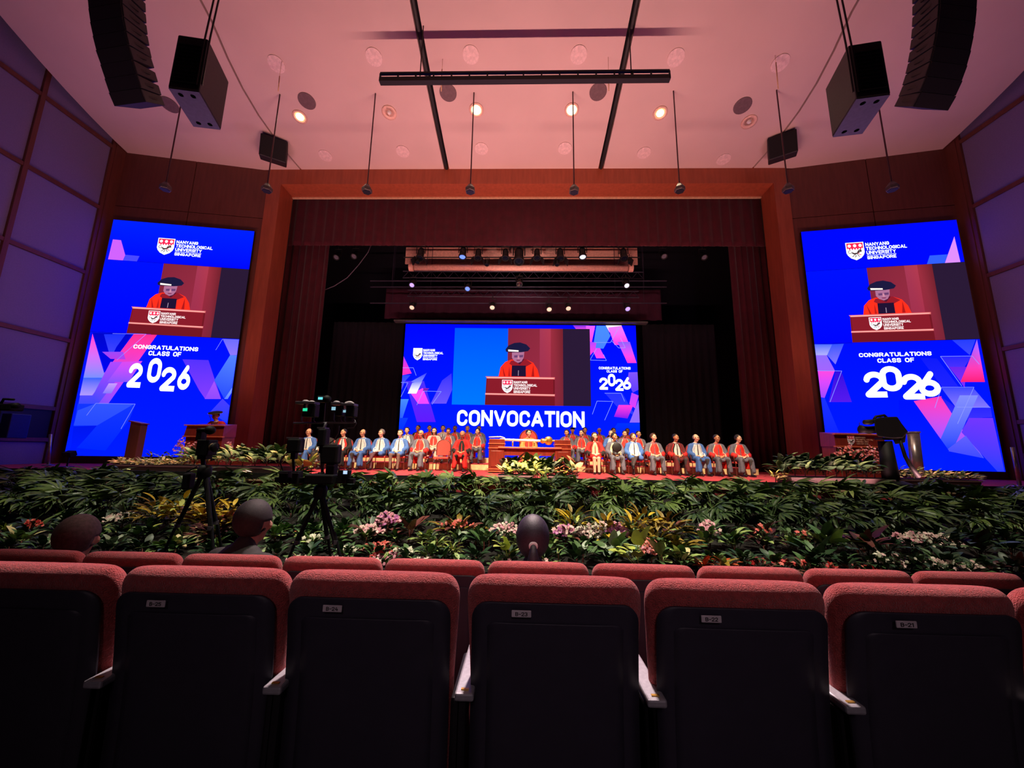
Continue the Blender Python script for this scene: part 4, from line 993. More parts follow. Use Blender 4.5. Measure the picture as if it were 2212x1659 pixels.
# speaker behind the left lectern: standing figure
xs_ = un(463, 920, Y=11.9)
def standing(label, loc):
    r = thing('person', label, 'person', loc)
    R = rx(.3); c = (0, -.05, 1.60)
    caps = [((0, .03, .95), (0, .04, 1.15), .135, .125, (1.15, .85, 1)), ((0, .04, 1.15), (0, .03, 1.34), .13, .135, (1.3, .82, 1)), ((-.15, .03, 1.37), (.15, .03, 1.37), .06, .06), ((0, .02, 1.40), (0, -.03, 1.52), .06, .054)]+headcaps(R, c)
    for s in (-1, 1):
        caps += [((s*.09, .03, .92), (s*.1, .02, .5), .1, .066), ((s*.1, .02, .5), (s*.1, .05, .1), .064, .045), ((s*.1, .03, .05), (s*.11, -.12, .04), .045, .034)]
        e = (s*.25, .03, 1.1); w = (s*.15, -.2, 1.06); caps += [((s*.195, .03, 1.355), e, .055, .045), (e, w, .044, .03)]+handcaps(s, w, (-s*.3, -.9, 0))
    me = remesh('body', caps, .0125, [M_skins[0], M_trous, M_shirt, M_shoe], lambda p: 0 if p.z > 1.45 or (p.y < -.15 and p.z > .8) else 3 if p.z < .08 else 1 if p.z < .95 else 2, 4)
    inst('body', me, r)
    caps = [((0, .03, .3), (0, .03, 1.3), .27, .165, (1.1, .85, 1)), ((-.17, .03, 1.375), (.17, .03, 1.375), .085, .085)]
    for s in (-1, 1): caps += [((s*.2, .03, 1.35), (s*.29, .02, 1.1), .085, .11), ((s*.29, .02, 1.1), (s*.2, -.12, 1.04), .1, .1)]
    g = remesh('gown', caps, .018, [RC['red']], lambda p: 0, 3); inst('gown', g, r)
    bv = BVHTree.FromPolygons([v.co for v in g.vertices], [tuple(p.vertices) for p in g.polygons])
    inst('hood', draped(bv, [[((-.1+.2*i/5), 0, 1.44-.02*k) for i in range(6)] for k in range(10)], .006).mesh('hood', RC['maroon'], True), r)
    M4 = Matrix.Translation(c) @ R.to_4x4() @ Matrix.Diagonal((1.1, 1.07, 1.08, 1))
    for nm, me_ in (('face_features', FACE), ('hair', HAIR['short']), ('academic_bonnet', BON), ('glasses', GLASS)): q = inst(nm, me_, r); q.matrix_local = M4
    b = MB(); b.lathe([(.166, .088), (.178, .096), (.166, .104)], n=24); q = b.build('gold_cord', M_gold, r); q.matrix_local = M4
standing('person in a red gown and black bonnet speaking at the left lectern', (xs_.x, 11.95, STZ+.02))
# ================================================================== front-row spectators seen from behind
def spectator(label, px, py_top, Y, hairm, skin, shirt, hair='short', tail=False, w=1.0, yaw=0):
    top = un(px, py_top, Y=Y); zt = top.z; z0 = zt-1.325*w
    r = thing('person', label, 'person', (top.x, Y, z0), PI+yaw); r.scale = (w, w, w)
    me, R, c = BODY_F
    b = inst('body', me, r); setm(b, [skin, M_trous, shirt, M_shoe])
    caps = [((0, .06, .6), (0, .07, .95), .165, .155, (1.3, .85, 1)), ((-.2, .06, .975), (.2, .06, .975), .085, .085), ((-.07, .06, 1.03), (.07, .06, 1.03), .07, .07), ((0, .055, 1.05), (0, .045, 1.09), .075, .066)]
    for s in (-1, 1): caps += [((s*.22, .06, .96), (s*.28, .0, .72), .085, .065), ((s*.27, .0, .72), (s*.13, -.2, .64), .06, .045)]
    g = remesh('jacket', caps, .014, [shirt], lambda p: 0, 4); inst('jacket', g, r)
    M4 = Matrix.Translation(c) @ R.to_4x4() @ Matrix.Diagonal((1.1, 1.07, 1.08, 1))
    hb = MB()
    hb.ball((0, .02, .03), (.09, .108, .112) if not tail else (.095, .112, .125), 28, 22)
    keep = []
    for f in hb.f:
        cc = sum((Vector(hb.v[i]) for i in f), Vector())/len(f)
        low = -.085 if not tail else -.11
        if cc.z > low+max(0, .03-cc.y)*1.1 and not (cc.y < -.06 and cc.z < .06) and not (not tail and abs(cc.x) > .068 and cc.z < .02 and cc.y < .025): keep.append(f)
    hb.f = keep; hb.m = [0]*len(keep)
    h = hb.build('hair', hairm, r, smooth=True); h.matrix_local = M4; sd = h.modifiers.new('s', 'SOLIDIFY'); sd.thickness = .008; sd.offset = 0
    q = inst('face_features', FACE, r); q.matrix_local = M4
    if tail:
        tb = MB(); tb.tube([(0, .125, .0), (0, .15, -.02), (0, .15, -.08), (0, .14, -.17), (0, .13, -.28)], [.018, .022, .036, .045, .02], 14); tb.build('ponytail', hairm, r, smooth=True).matrix_local = M4
        tb = MB(); tb.lathe([(.019, -.012), (.026, -.008), (.026, .008), (.019, .012)], c=(0, .128, .0), R=rx(PI/2), n=14); tb.build('hair_tie', M_white, r, smooth=True).matrix_local = M4
    return r
BODY_F = body_mesh('body', 0, 0, 'apart', False, .010)
spectator('dark haired person in a dark jacket seen from behind in the front row of seats', 553, 1093, 2.5, mat('dark_brown_hair', (36, 29, 30), .7, scale=80, var=.4, bump=.25, bscale=400), mat('spectator_skin', (168, 124, 100), .6, scale=20, var=.05), mat('dark_jacket', (40, 38, 36), .8, bump=.2, scale=30), yaw=-.3, w=.94)
spectator('person with thinning brown hair low behind the seats at the left', 175, 1126, 2.5, mat('thin_brown_hair', (92, 68, 66), .75, scale=60, var=.35, bump=.25, bscale=400), M_skins[1], mat('plum_jacket', (50, 26, 36), .8), yaw=.2, w=.98)
spectator('dark haired person with a ponytail and white hair tie seen from behind', 1151, 1131, 2.55, mat('dark_violet_hair', (44, 36, 48), .5, scale=90, var=.5, bump=.25, bscale=400), M_skins[0], mat('navy_jacket', (30, 26, 40), .8), tail=True, w=.96)
# ================================================================== hung loudspeakers, pendants, truss
def pz(px, py, Y): return un(px, py, Y=Y)
def line_array(label, pts, sx):
    """pts: pixel centres of the grille faces going up; the column hangs in a J curve"""
    X = un(pts[0][0], pts[0][1], Y=8.3).x
    P = [un(px, py, X=X) for px, py in pts]
    r = thing('line_array_speaker', label, 'loudspeaker', P[-1])
    o = P[-1]; n = 12; L_ = [0]
    for a, b_ in zip(P, P[1:]): L_.append(L_[-1]+(b_-a).length)
    tot = L_[-1]
    def at(s):
        s = max(0, min(tot-.001, s))
        for i in range(len(P)-1):
            if s <= L_[i+1]: return P[i].lerp(P[i+1], (s-L_[i])/(L_[i+1]-L_[i]))
    hN = tot/n; yaw = Matrix.Rotation(sx*.12, 3, 'Z')
    for i in range(n):
        a, b_ = at(i*hN), at((i+1)*hN); t = (b_-a).normalized(); c = (a+b_)/2-o
        f = Vector((0, t.z, -t.y)).normalized()       # backwards direction
        if f.y < 0: f = -f
        R = Matrix((Vector((1, 0, 0)), f, t)).transposed(); R = yaw @ R
        w = .98; b = MB(); d = .62
        lo = [R @ Vector(v) for v in ((-w/2, 0, -hN*.46), (w/2, 0, -hN*.46), (w/2*.8, d, -hN*.36), (-w/2*.8, d, -hN*.36))]
        hi = [R @ Vector(v) for v in ((-w/2, 0, hN*.48), (w/2, 0, hN*.48), (w/2*.8, d, hN*.38), (-w/2*.8, d, hN*.38))]
        b.hexa([c+v for v in lo], [c+v for v in hi]); cab = b.build('cabinet', M_cab, r, bevel=.012)
        b = MB(); lo2 = [R @ Vector(v) for v in ((-w*.47, -.02, -hN*.47), (w*.47, -.02, -hN*.47), (w*.47, .01, -hN*.47), (-w*.47, .01, -hN*.47))]
        hi2 = [R @ Vector(v) for v in ((-w*.47, -.02, hN*.5), (w*.47, -.02, hN*.5), (w*.47, .01, hN*.5), (-w*.47, .01, hN*.5))]
        b.hexa([c+v for v in lo2], [c+v for v in hi2]); b.build('grille', M_grille, cab)
        b = MB(); b.box(c+R @ Vector((-sx*w*.46, .22, 0)), (.03, .34, .05), R); b.build('rigging_plate', M_dark, cab)
    top = P[-1]
    for x in (-.3, .3):
        b = MB(); b.tube([(x, .3, 0), (x, .3, ceil_z(top.y)-o.z)], .02, 6); b.build('hanging_chain', M_dark, r)
    return r
M_cab = mat('speaker_cabinet', (34, 31, 35), .6, scale=20, var=.2); M_grille = mat('speaker_grille', (12, 11, 18), .6, scale=90, var=.4)
line_array('long black curved line array speaker hanging at the upper left', [(281, 226), (268, 190), (257, 150), (242, 100), (232, 50), (226, 0), (224, -60), (226, -120)], -1)
line_array('long black curved line array speaker hanging at the upper right', [(2010, 236), (2030, 195), (2046, 150), (2058, 100), (2066, 50), (2070, 0), (2070, -60), (2066, -120)], 1)
def subwoofer(label, bl, br, fr, tl, Zb, cablepx):
    """bl, br near bottom corners; fr far bottom corner on the right/left; tl a top corner above bl"""
    A, B_, C_ = un(*bl, Z=Zb), un(*br, Z=Zb), un(*fr, Z=Zb)
    d = C_-B_; D = A+d
    r = thing('flown_subwoofer', label, 'loudspeaker', (A+C_)/2); o = (A+C_)/2
    zt = un(*tl, Y=A.y).z-Zb; n = 1
    q = [A-o, B_-o, C_-o, D-o]; b = MB(); b.hexa(q, [v+Vector((0, 0, zt)) for v in q]); b.build('cabinet', M_cab, r, bevel=.03)
    b = MB(); b.hexa([v*.97-Vector((0, 0, .012)) for v in q], [v*.97 for v in q]); b.build('base_plate', mat('blue_lit_underside', (64, 66, 100), .6), r)  # plate added under the cabinet, blue screen light put into its colour
    nrm = Vector((-(B_-A).y, (B_-A).x, 0)).normalized(); nrm = nrm if nrm.y < 0 else -nrm
    for k in range(11):
        z = zt*(.12+.07*k); b = MB(); a1 = (A-o).lerp(B_-o, .08)+nrm*.012; a2 = (A-o).lerp(B_-o, .84)+nrm*.012
        b.tube([a1+Vector((0, 0, z)), a2+Vector((0, 0, z))], .012, 4); b.build('grille_bar', M_grille, r)
    for s in (.3, .7):
        for e in (.14, .86):
            b = MB(); c = (A-o).lerp(B_-o, s)+d*e; b.lathe([(.05, -.012), (.05, .0), (.0001, .0)], c=c, n=10); b.build('foot', M_dark, r)
    top = (B_-o)+nrm*.02
    for s in (-.06, .05):
        b = MB(); zc_ = ceil_z(B_.y)-o.z; b.tube([top+Vector((s, 0, zt*.1)), top+Vector((s, 0, zt)), top+Vector((s, .2, zc_))], .018, 6); b.build('hanging_chain', M_dark, r)
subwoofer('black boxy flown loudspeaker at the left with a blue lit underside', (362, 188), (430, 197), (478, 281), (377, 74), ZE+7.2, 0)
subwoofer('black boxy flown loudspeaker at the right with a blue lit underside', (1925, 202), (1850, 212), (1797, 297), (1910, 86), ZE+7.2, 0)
for px, py, sx in ((592, 326, -1), (1689, 319, 1)):
    Y = 13.4; c = un(px, py, Y=Y); t = thing('ceiling_speaker', 'small black speaker box hung by the ceiling seam at the %s' % ('left' if sx < 0 else 'right'), 'loudspeaker', c)
    R = rz_(-sx*.55) @ rx(.35); b = MB(); b.box((0, 0, 0), (.92, .7, .8), R); b.build('cabinet', M_cab, t, bevel=.03)
    b = MB(); b.box(R @ Vector((0, -.36, 0)), (.84, .02, .72), R); b.build('grille', M_grille, t)
    b = MB(); b.tube([(0, .1, .3), (0, .1, ceil_z(Y)-c.z+.02)], .03, 6); b.build('bracket', M_dark, t)
# eight pendants on rods
pend = [(358, 402), (577, 405), (793, 407), (1016, 407), (1240, 408), (1468, 405), (1702, 405), (1927, 402)]
M_pend = mat('pendant_casing', (88, 78, 78), .4, .4)
pr0 = None
for i, (px, py) in enumerate(pend):
    c = un(px, py, Y=11.6); lab = 'hanging pendant housing on a thin rod, %s of eight from the left' % ('first second third fourth fifth sixth seventh eighth'.split()[i])
    if pr0 is None:
        pr0 = thing('pendant_fixture', lab, 'pendant', c, 0, 'pendants in a row before the stage'); R = rz_(PI/6)
        b = MB(); b.lathe([(.16, -.14), (.175, -.12), (.175, -.02), (.09, .1), (.08, .13), (.02, .15)], R=R, n=6); b.build('housing', M_pend, pr0, bevel=.006)
        b = MB(); b.lathe([(.14, -.155), (.145, -.14)], R=R, n=6); b.build('lens', M_grille, pr0)
        b = MB(); b.tube([(0, 0, .14), (0, 0, ceil_z(11.6)-c.z+.25)], .022, 8); b.build('rod', mat('maroon_rod', (60, 26, 34), .4), pr0)
    else: dup(pr0, lab, c, 0, 'pendants in a row before the stage')
# batten truss
a, c = un(820, 164, Z=ZE+11.0), un(1445, 165, Z=ZE+11.0); w = c.x-a.x; cx_ = (a.x+c.x)/2; yt = (a.y+c.y)/2
t = thing('lighting_batten', 'long black ladder batten hanging below the ceiling', 'truss', (cx_, yt, ZE+11.0))
hh = un(1106, 155, Y=yt).z-un(1106, 171, Y=yt).z
b = MB(); b.box((0, 0, hh/2), (w, .07, .06)); b.build('top_rail', M_black, t)
b = MB(); b.box((0, 0, -hh/2), (w, .16, .14)); b.build('bottom_rail', M_black, t)
for i in range(17):
    x = -w/2+w*i/16; b = MB(); b.box((x, 0, 0), (.04, .05, hh)); b.build('rung', M_black, t)
for x in (-w*.36, w*.37):
    b = MB(); b.tube([(x, 0, 0), (x, .0, ceil_z(yt)-ZE-11.0+.3)], .018, 6); b.build('hanging_cable', M_black, t)
# ceiling fixtures
def ceil_thing(name, label, cat, px, py, group):
    p = unc(px, py); s = (ceil_z(p.y+.01)-ceil_z(p.y))/.01; t = thing(name, label, cat, p, 0, group); t.rotation_euler = (math.atan(s), 0, 0); return t
M_glow = mat('lamp_glow', (255, 226, 160), emit=9, var=.02)
M_ring = mat('lamp_ring', (226, 186, 170), .4); M_disc = mat('grey_ceiling_disc', (104, 82, 88), .7)
W_ = ['far left', 'centre left', 'centre right', 'far right']
for i, (px, py, r_) in enumerate(((648, 252, .17), (1029, 237, .2), (1235, 237, .21), (1426, 244, .16))):
    t = ceil_thing('recessed_downlight', 'lit warm downlight in the ceiling, %s of the four lit ones' % W_[i], 'ceiling light', px, py, 'lit ceiling downlights')
    b = MB(); b.lathe([(.26, -.0), (.26, -.03), (.2, -.035), (.18, .0)], n=24); b.build('trim_ring', M_ring, t, smooth=True)
    b = MB(); b.lathe([(.0001, -.03), (r_*.8, -.03), (r_*.8, -.005)], n=20); b.build('lamp', M_glow, t)
    p = t.location; l = spot('downlight_lamp', (p.x, p.y, p.z-.12), (p.x, p.y-1, 0), 160, (1, .8, .5), 110, .8, .1)
for i, (px, py) in enumerate(((841, 243), (1618, 263))):
    t = ceil_thing('recessed_downlight', 'unlit ringed downlight in the ceiling at the %s' % ('left' if i == 0 else 'right'), 'ceiling light', px, py, 'unlit ceiling downlights')
    b = MB(); b.lathe([(.27, .0), (.27, -.03), (.2, -.03), (.16, .0)], n=24); b.build('trim_ring', M_ring, t, smooth=True)
    b = MB(); b.lathe([(.0001, -.05), (.05, -.05), (.08, .0)], n=12); b.build('lamp', M_white, t)
for i, (px, py) in enumerate(((366, 226), (663, 218), (968, 200), (1292, 198), (1604, 228))):
    t = ceil_thing('ceiling_loudspeaker', 'flat grey round speaker grille in the ceiling, %s of five from the left' % 'first second third fourth fifth'.split()[i], 'speaker grille', px, py, 'round ceiling speaker grilles')
    b = MB(); b.lathe([(.30, .0), (.30, -.02), (.27, -.03), (.0001, -.03)], n=24); b.build('grille', M_disc, t)
for i, (px, py) in enumerate(((597, 138), (808, 123), (1017, 118), (1250, 118), (1460, 124), (1685, 136), (703, 336), (870, 327), (1040, 321), (1220, 320), (1391, 330), (1563, 344))):
    t = ceil_thing('ceiling_cover', 'pale round cover plate flush in the ceiling, %s row, %s from the left' % ('upper' if i < 6 else 'lower', 'first second third fourth fifth sixth'.split()[i % 6]), 'cover plate', px, py, 'pale round ceiling covers')
    b = MB(); b.lathe([(.27, .0), (.27, -.025), (.24, -.03), (.0001, -.03)], n=24); b.build('cover', mat('pale_cover', (222, 196, 196), .8), t)
for i, (x0, y0, x1, y1) in enumerate(((604, 165, 601, 197), (955, 150, 953, 197), (1315, 168, 1315, 196), (1676, 135, 1681, 192))):
    Y = 10.6; p = un(x1, y1, Y=Y); q = un(x0, y0, Y=Y)
    b = MB(); b.tube([p, q], .018, 6); b.tube([q, (q.x, q.y, ceil_z(Y))], .006, 5)
    tag(b.build('hanging_wire', M_pale, smooth=True), 'thin pale wire with a weighted end hanging from the ceiling, %s of four' % 'first second third fourth'.split()[i], 'wire', 'hanging wires')
# ================================================================== stage rig seen under the valance
M_pipe = mat('rig_pipe', (44, 40, 62), .5, .3)
Yr = 16.35
a, c = un(884, 578, Y=Yr), un(1367, 578, Y=Yr)
t = thing('screen_roller', 'long pale pink roller tube hung across the stage rig', 'roller', ((a.x+c.x)/2, Yr, a.z))
rr = (un(1106, 572, Y=Yr).z-un(1106, 584, Y=Yr).z)/2
M_rol = mat('pale_roller', (226, 172, 158), .6)
b = MB(); b.tube([(-(c.x-a.x)/2+.25, 0, 0), ((c.x-a.x)/2-.25, 0, 0)], rr, 16); b.build('tube', M_rol, t, smooth=True)
for sx in (-1, 1):
    b = MB(); b.tube([(sx*((c.x-a.x)/2-.2), 0, 0), (sx*(c.x-a.x)/2, 0, 0)], rr*1.2, 16); b.build('end_cap', M_rol, t)
a, c = un(877, 534, Y=16.7), un(1378, 571, Y=16.7)
b = MB(); b.box(((a.x+c.x)/2, 16.75, (a.z+c.z)/2), (c.x-a.x, .06, a.z-c.z)); tag(b.build('rig_baffle', M_rol), 'pale pink flat panel behind the row of hanging stage lamps', 'panel')
def truss(label, pxa, pxb, py, Y, h, name='stage_truss'):
    a, c = un(pxa, py, Y=Y), un(pxb, py, Y=Y); w = c.x-a.x
    t = thing(name, label, 'truss', ((a.x+c.x)/2, Y, a.z))
    for z in (0, h): b = MB(); b.tube([(-w/2, 0, z), (w/2, 0, z)], .028, 6); b.build('chord', M_pipe, t)
    n = int(w/(h*1.6)); b = MB()
    for i in range(n): x = -w/2+w*i/n; d = w/n; b.tube([(x, 0, 0), (x+d/2, 0, h)], .014, 5); b.tube([(x+d/2, 0, h), (x+d, 0, 0)], .014, 5)
    b.build('lacing', M_pipe, t)['kind'] = 'stuff'
    for x in (-w*.4, w*.4): b = MB(); b.tube([(x, 0, h), (x, 0, h+3.2)], .012, 5); b.build('hanging_cable', M_pipe, t)
truss('dark lattice truss just under the pale roller tube', 870, 1390, 600, 16.45, .32)
truss('dark lattice truss above the centre screen, lower of the two', 880, 1380, 640, 16.55, .3)
for i, py in enumerate((607, 620, 655)):
    a, c = un(800, py, Y=16.3+.1*i), un(1440, py, Y=16.3+.1*i)
    b = MB(); b.tube([a, c], .03, 8); b.tube([(a.x+1, a.y, a.z), (a.x+1, a.y, a.z+4)], .01, 5); b.tube([(c.x-1, a.y, c.z), (c.x-1, a.y, c.z+4)], .01, 5)
    tag(b.build('rig_pipe', M_pipe), 'thin dark pipe of the stage rig, %s of three' % ('top', 'middle', 'bottom')[i], 'pipe', 'stage rig pipes')
a, c = un(875, 548, Y=16.15), un(1380, 548, Y=16.15)
b = MB(); b.tube([un(872, 556, Y=16.15), un(1382, 556, Y=16.15)], .028, 8); tag(b.build('lamp_bar', M_black), 'black bar carrying the front row of stage lamps', 'pipe')
def lamp(label, px, py, Y, s, lens=None, barn=False, tilt=.35, yaw=0, nm='stage_lamp', emit=0):
    p = un(px, py, Y=Y); t = thing(nm, label, 'stage lamp', p, yaw, 'stage lamps in the rig')
    R = rx(-tilt); b = MB(); b.lathe([(.0001, .2*s), (.07*s, .19*s), (.1*s, .1*s), (.1*s, -.1*s), (.12*s, -.14*s), (.12*s, -.2*s), (.095*s, -.2*s), (.09*s, -.15*s), (.0001, -.15*s)], R=R, n=14); b.build('housing', M_black, t, smooth=False)
    b = MB(); b.lathe([(.0001, -.165*s), (.09*s, -.17*s), (.09*s, -.155*s)], R=R, n=14)
    b.build('lens', lens or M_lens, t)
    b = MB(); b.tube([(-.13*s, 0, 0), (-.13*s, 0, .26*s), (.13*s, 0, .26*s), (.13*s, 0, 0)], .014*s, 5); b.tube([(0, 0, .26*s), (0, 0, .36*s)], .02*s, 6); b.build('yoke', M_black, t)
    if barn:
        for sx in (-1, 1):
            b = MB(); b.hexa([R @ Vector((sx*.12*s, -.1*s, -.2*s)), R @ Vector((sx*.12*s, .1*s, -.2*s)), R @ Vector((sx*.21*s, .12*s, -.38*s)), R @ Vector((sx*.21*s, -.12*s, -.38*s))], [R @ Vector((sx*.13*s, -.1*s, -.2*s)), R @ Vector((sx*.13*s, .1*s, -.2*s)), R @ Vector((sx*.22*s, .12*s, -.38*s)), R @ Vector((sx*.22*s, -.12*s, -.38*s))])
            b.build('barn_door', M_black, t)
    return t
G_bl = mat('blue_lit_lens', (90, 130, 255), emit=1.4); G_wh = mat('white_lit_lens', (214, 220, 250), emit=1.5); G_li = mat('lilac_lit_lens', (170, 150, 240), emit=1.3); G_or = mat('warm_lit_lens', (236, 186, 160), emit=1.2)
FR = [(909, 548, 1.5, None, True), (1000, 546, 1.5, G_bl, False), (1033, 549, 1.4, None, True), (1092, 549, 1.4, None, True), (1121, 552, 2.0, None, False), (1160, 549, 1.4, None, True), (1210, 549, 1.5, None, True), (1258, 546, 1.5, G_wh, False), (1347, 549, 1.5, None, True)]
for i, (px, py, s, ln, bd) in enumerate(FR):
    lamp('black stage lamp on the front bar, %s from the left' % 'first second third fourth fifth sixth seventh eighth ninth'.split()[i], px, py, 16.1, s, ln, bd)
for i, (px, py) in enumerate(((903, 562), (1052, 567), (1203, 567), (1360, 562))): lamp('small black square lamp below the front bar, %s of four' % 'first second third fourth'.split()[i], px, py, 16.05, .8)
BK = [(892, 612, G_li, 'lilac lens at the left end of the upper rig'), (1352, 613, G_wh, 'white lens at the right end of the upper rig'), (1011, 620, G_bl, 'dim blue lens in the upper rig'), (892, 660, G_or, 'warm lens at the left end above the screen'),
      (1064, 660, G_or, 'warm lens left of centre above the screen'), (1186, 664, G_or, 'warm lens right of centre above the screen'), (1227, 662, G_or, 'warm lens second right of centre above the screen'), (1354, 663, G_li, 'blue lens at the right end above the screen'), (1122, 610, None, 'unlit lens at the centre of the rig')]
for px, py, ln, d in BK: lamp('stage lamp with '+d, px, py, 16.25, 1.15, ln, False, .75)
for i, (px, py) in enumerate(((730, 552), (768, 550), (1432, 550), (1518, 552))): lamp('dim stage lamp high in the dark %s wing, %s one' % ('left' if i < 2 else 'right', 'outer' if i in (0, 3) else 'inner'), px, py, 16.6, 1.2, mat('dim_lens', (110, 112, 130), .2), False, .7)
b = MB(); b.tube([un(802, 528, Y=16.5), un(795, 545, Y=16.5), un(775, 572, Y=16.5), un(750, 600, Y=16.5), un(722, 618, Y=16.5), un(697, 628, Y=16.5)], .02, 6)
tag(b.build('sagging_cable', mat('grey_cable', (110, 100, 120), .6), smooth=True), 'grey cable sagging into the left wing of the stage', 'cable')
# ================================================================== cameras, tripods, posts
def boxpx(nm, par, x0, y0, x1, y1, Y, d, mt, bev=.006):
    a, c = un(x0, y1, Y=Y), un(x1, y0, Y=Y); o = par.location if par else Vector()
    b = MB(); b.box(((a.x+c.x)/2-o.x, Y+d/2-o.y, (a.z+c.z)/2-o.z), (abs(c.x-a.x), d, abs(c.z-a.z))); return b.build(nm, mt, par, bevel=bev)
def tubepx(nm, par, pts, Y, r, mt, n=8, dy=0):
    o = par.location if par else Vector(); b = MB(); b.tube([un(px, py, Y=Y+(q[0] if q else 0))-o for px, py, *q in pts], r, n); return b.build(nm, mt, par, smooth=True)
def ringpx(nm, par, px, py, Y, R_, r, mt, axis=None):
    o = par.location; c = un(px, py, Y=Y)-o; b = MB(); ax = axis or Matrix.Identity(3)
    pts = [c+ax @ Vector((R_*math.cos(2*PI*k/20), 0, R_*math.sin(2*PI*k/20))) for k in range(21)]
    b.tube(pts, r, 8); return b.build(nm, mt, par, smooth=True)
G_cy = mat('cyan_display', (110, 225, 235), emit=1.0); G_gr = mat('green_display', (40, 220, 160), emit=1.0); G_wd = mat('pale_display', (150, 205, 225), emit=.8)
M_cam = mat('camera_black', (14, 13, 17), .6, scale=30, var=.3, spec=.25); M_camg = mat('camera_grey_edge', (84, 78, 88), .4, .3)
def tripod(label, px, py, Y, feet, hub_r=.05, name='tripod'):
    h = un(px, py, Y=Y); t = thing(name, label, 'tripod', (h.x, Y, 0)); 
    b = MB(); b.lathe([(.04, -.08), (.07, -.05), (.07, .03), (.05, .07)], c=(0, 0, h.z), n=12); b.build('hub', M_cam, t, smooth=True)
    for (fx, fy) in feet:
        m1 = Vector((fx*.5, fy*.5, h.z*.52)); f = Vector((fx, fy, .02))
        b = MB(); b.tube([(fx*.05, fy*.05, h.z-.03), m1], [.026, .022], 8); b.tube([m1-Vector((fx*.04, fy*.04, -.1)), f], .015, 8); b.tube([f+Vector((0, 0, .03)), f-Vector((0, 0, .02))], .022, 8)
        lg = b.build('leg', M_cam, t)
        b = MB(); b.lathe([(.03, -.02), (.03, .02)], c=m1, n=8); b.build('clamp', M_camg, lg)
    return t, h
# left tripod and its camera
Yc = 4.4
t, h = tripod('black tripod carrying two stacked cameras before the left plants', 442, 1018, Yc, ((-.48, .05), (.42, -.12), (.05, .48)))
tubepx('centre_column', t, [(440, 1018), (438, 988)], Yc, .022, M_cam)
c_ = thing('video_camera', 'black camera with a round lens mounted on the left tripod', 'camera', un(445, 968, Y=Yc))
boxpx('body', c_, 420, 950, 452, 984, Yc-.05, .14, M_cam, .01)
b = MB(); b.tube([(0, 0, .02), (.09, -.02, .015), (.13, -.03, .01), (.14, -.03, .01)], [.035, .038, .055, .052], 14); b.build('lens_barrel', M_cam, c_, smooth=True)
b = MB(); b.tube([(.085, -.02, .012), (.1, -.022, .012)], .047, 14); b.build('lens_ring', mat('brass_ring', (120, 96, 70), .3, .6), c_, smooth=True)
boxpx('battery', c_, 424, 976, 446, 992, Yc-.02, .1, M_cam, .006)
c_ = thing('video_camera', 'small black camera with a domed lens on top of the left tripod', 'camera', un(435, 935, Y=Yc))
boxpx('body', c_, 421, 925, 436, 950, Yc-.04, .09, M_cam, .008)
b = MB(); b.tube([(-.03, -.02, .03), (.06, -.02, .035)], [.022, .024], 12); b.build('barrel', M_cam, c_, smooth=True)
b = MB(); b.ball((.115, -.02, .032), (.055, .055, .052), 16, 10); b.build('dome', M_cam, c_, smooth=True)
c_ = thing('equipment_pouch', 'black pouch hanging from the left tripod leg', 'bag', un(399, 1040, Y=Yc)); boxpx('pouch', c_, 388, 1022, 410, 1058, Yc-.03, .1, M_cam, .02); tubepx('strap', c_, [(399, 1022), (425, 1008)], Yc, .008, M_cam)
# centre-left rig
Yg = 4.25
t, h = tripod('heavy black tripod under the many-camera rig left of centre', 692, 1062, Yg, ((-.34, -.1), (.42, .0), (.02, .45)), name='camera_rig_tripod')
tubepx('centre_column', t, [(692, 1062), (694, 1020)], Yg, .035, M_cam)
boxpx('base_plate', t, 655, 1026, 720, 1046, Yg-.12, .26, M_cam, .015)
boxpx('cross_arm', t, 592, 1034, 764, 1042, Yg-.03, .06, M_cam, .006)
tubepx('post', t, [(696, 1030), (697, 985), (700, 925), (705, 912)], Yg, .016, M_camg)
tubepx('upper_bar', t, [(634, 914), (768, 913)], Yg, .010, M_camg)
tubepx('whip_rod', t, [(700, 910), (702, 880), (704, 860)], Yg, .006, M_camg)
tubepx('cable', t, [(765, 905), (770, 915), (764, 924), (750, 925)], Yg, .005, M_camg); tubepx('cable', t, [(733, 920), (731, 935), (722, 950), (712, 958)], Yg, .005, M_camg); tubepx('cable', t, [(610, 985), (605, 1000), (612, 1018), (628, 1026)], Yg, .007, M_cam)
def rigcam(label, x0, y0, x1, y1, ring, disp, gm, flare=True):
    r = thing('robotic_camera', label, 'camera', un((x0+x1)/2, (y0+y1)/2, Y=Yg), 0, 'cameras on the rig left of centre')
    w = x1-x0
    boxpx('body', r, x0+w*.28, y0+12, x1-w*.16, y1, Yg-.05, .1, M_cam, .008)
    boxpx('top_plate', r, x0, y0+5, x1-w*.2, y0+10, Yg-.06, .12, M_camg, .004)
    b = MB(); c = un(x0+w*.45, y0+5, Y=Yg)-r.location; b.ball(c, (.035, .035, .018), 12, 6); b.build('dome', M_pale_c, r, smooth=True)
    if ring: ringpx('lens_hood', r, ring[0], ring[1], Yg-.02, .046, .016, M_pale_c, rz_(.5)); b = MB(); b.tube([un(ring[0]-14, ring[1], Y=Yg)-r.location, un(ring[0]+1, ring[1], Y=Yg-.02)-r.location], [.025, .034], 14); b.build('lens_barrel', M_cam, r, smooth=True)
    a, q = un(disp[0], disp[3], Y=Yg-.055), un(disp[2], disp[1], Y=Yg-.055); b = MB(); b.box((a+q)/2-r.location, (q.x-a.x, .004, q.z-a.z)); b.build('display', gm, r)
    for xx in (x0+w*.3, x1-w*.2): tubepx('yoke_arm', r, [(xx, y1-6), (xx-2, y1+8), (xx+1, 912)], Yg, .007, M_camg)
    return r
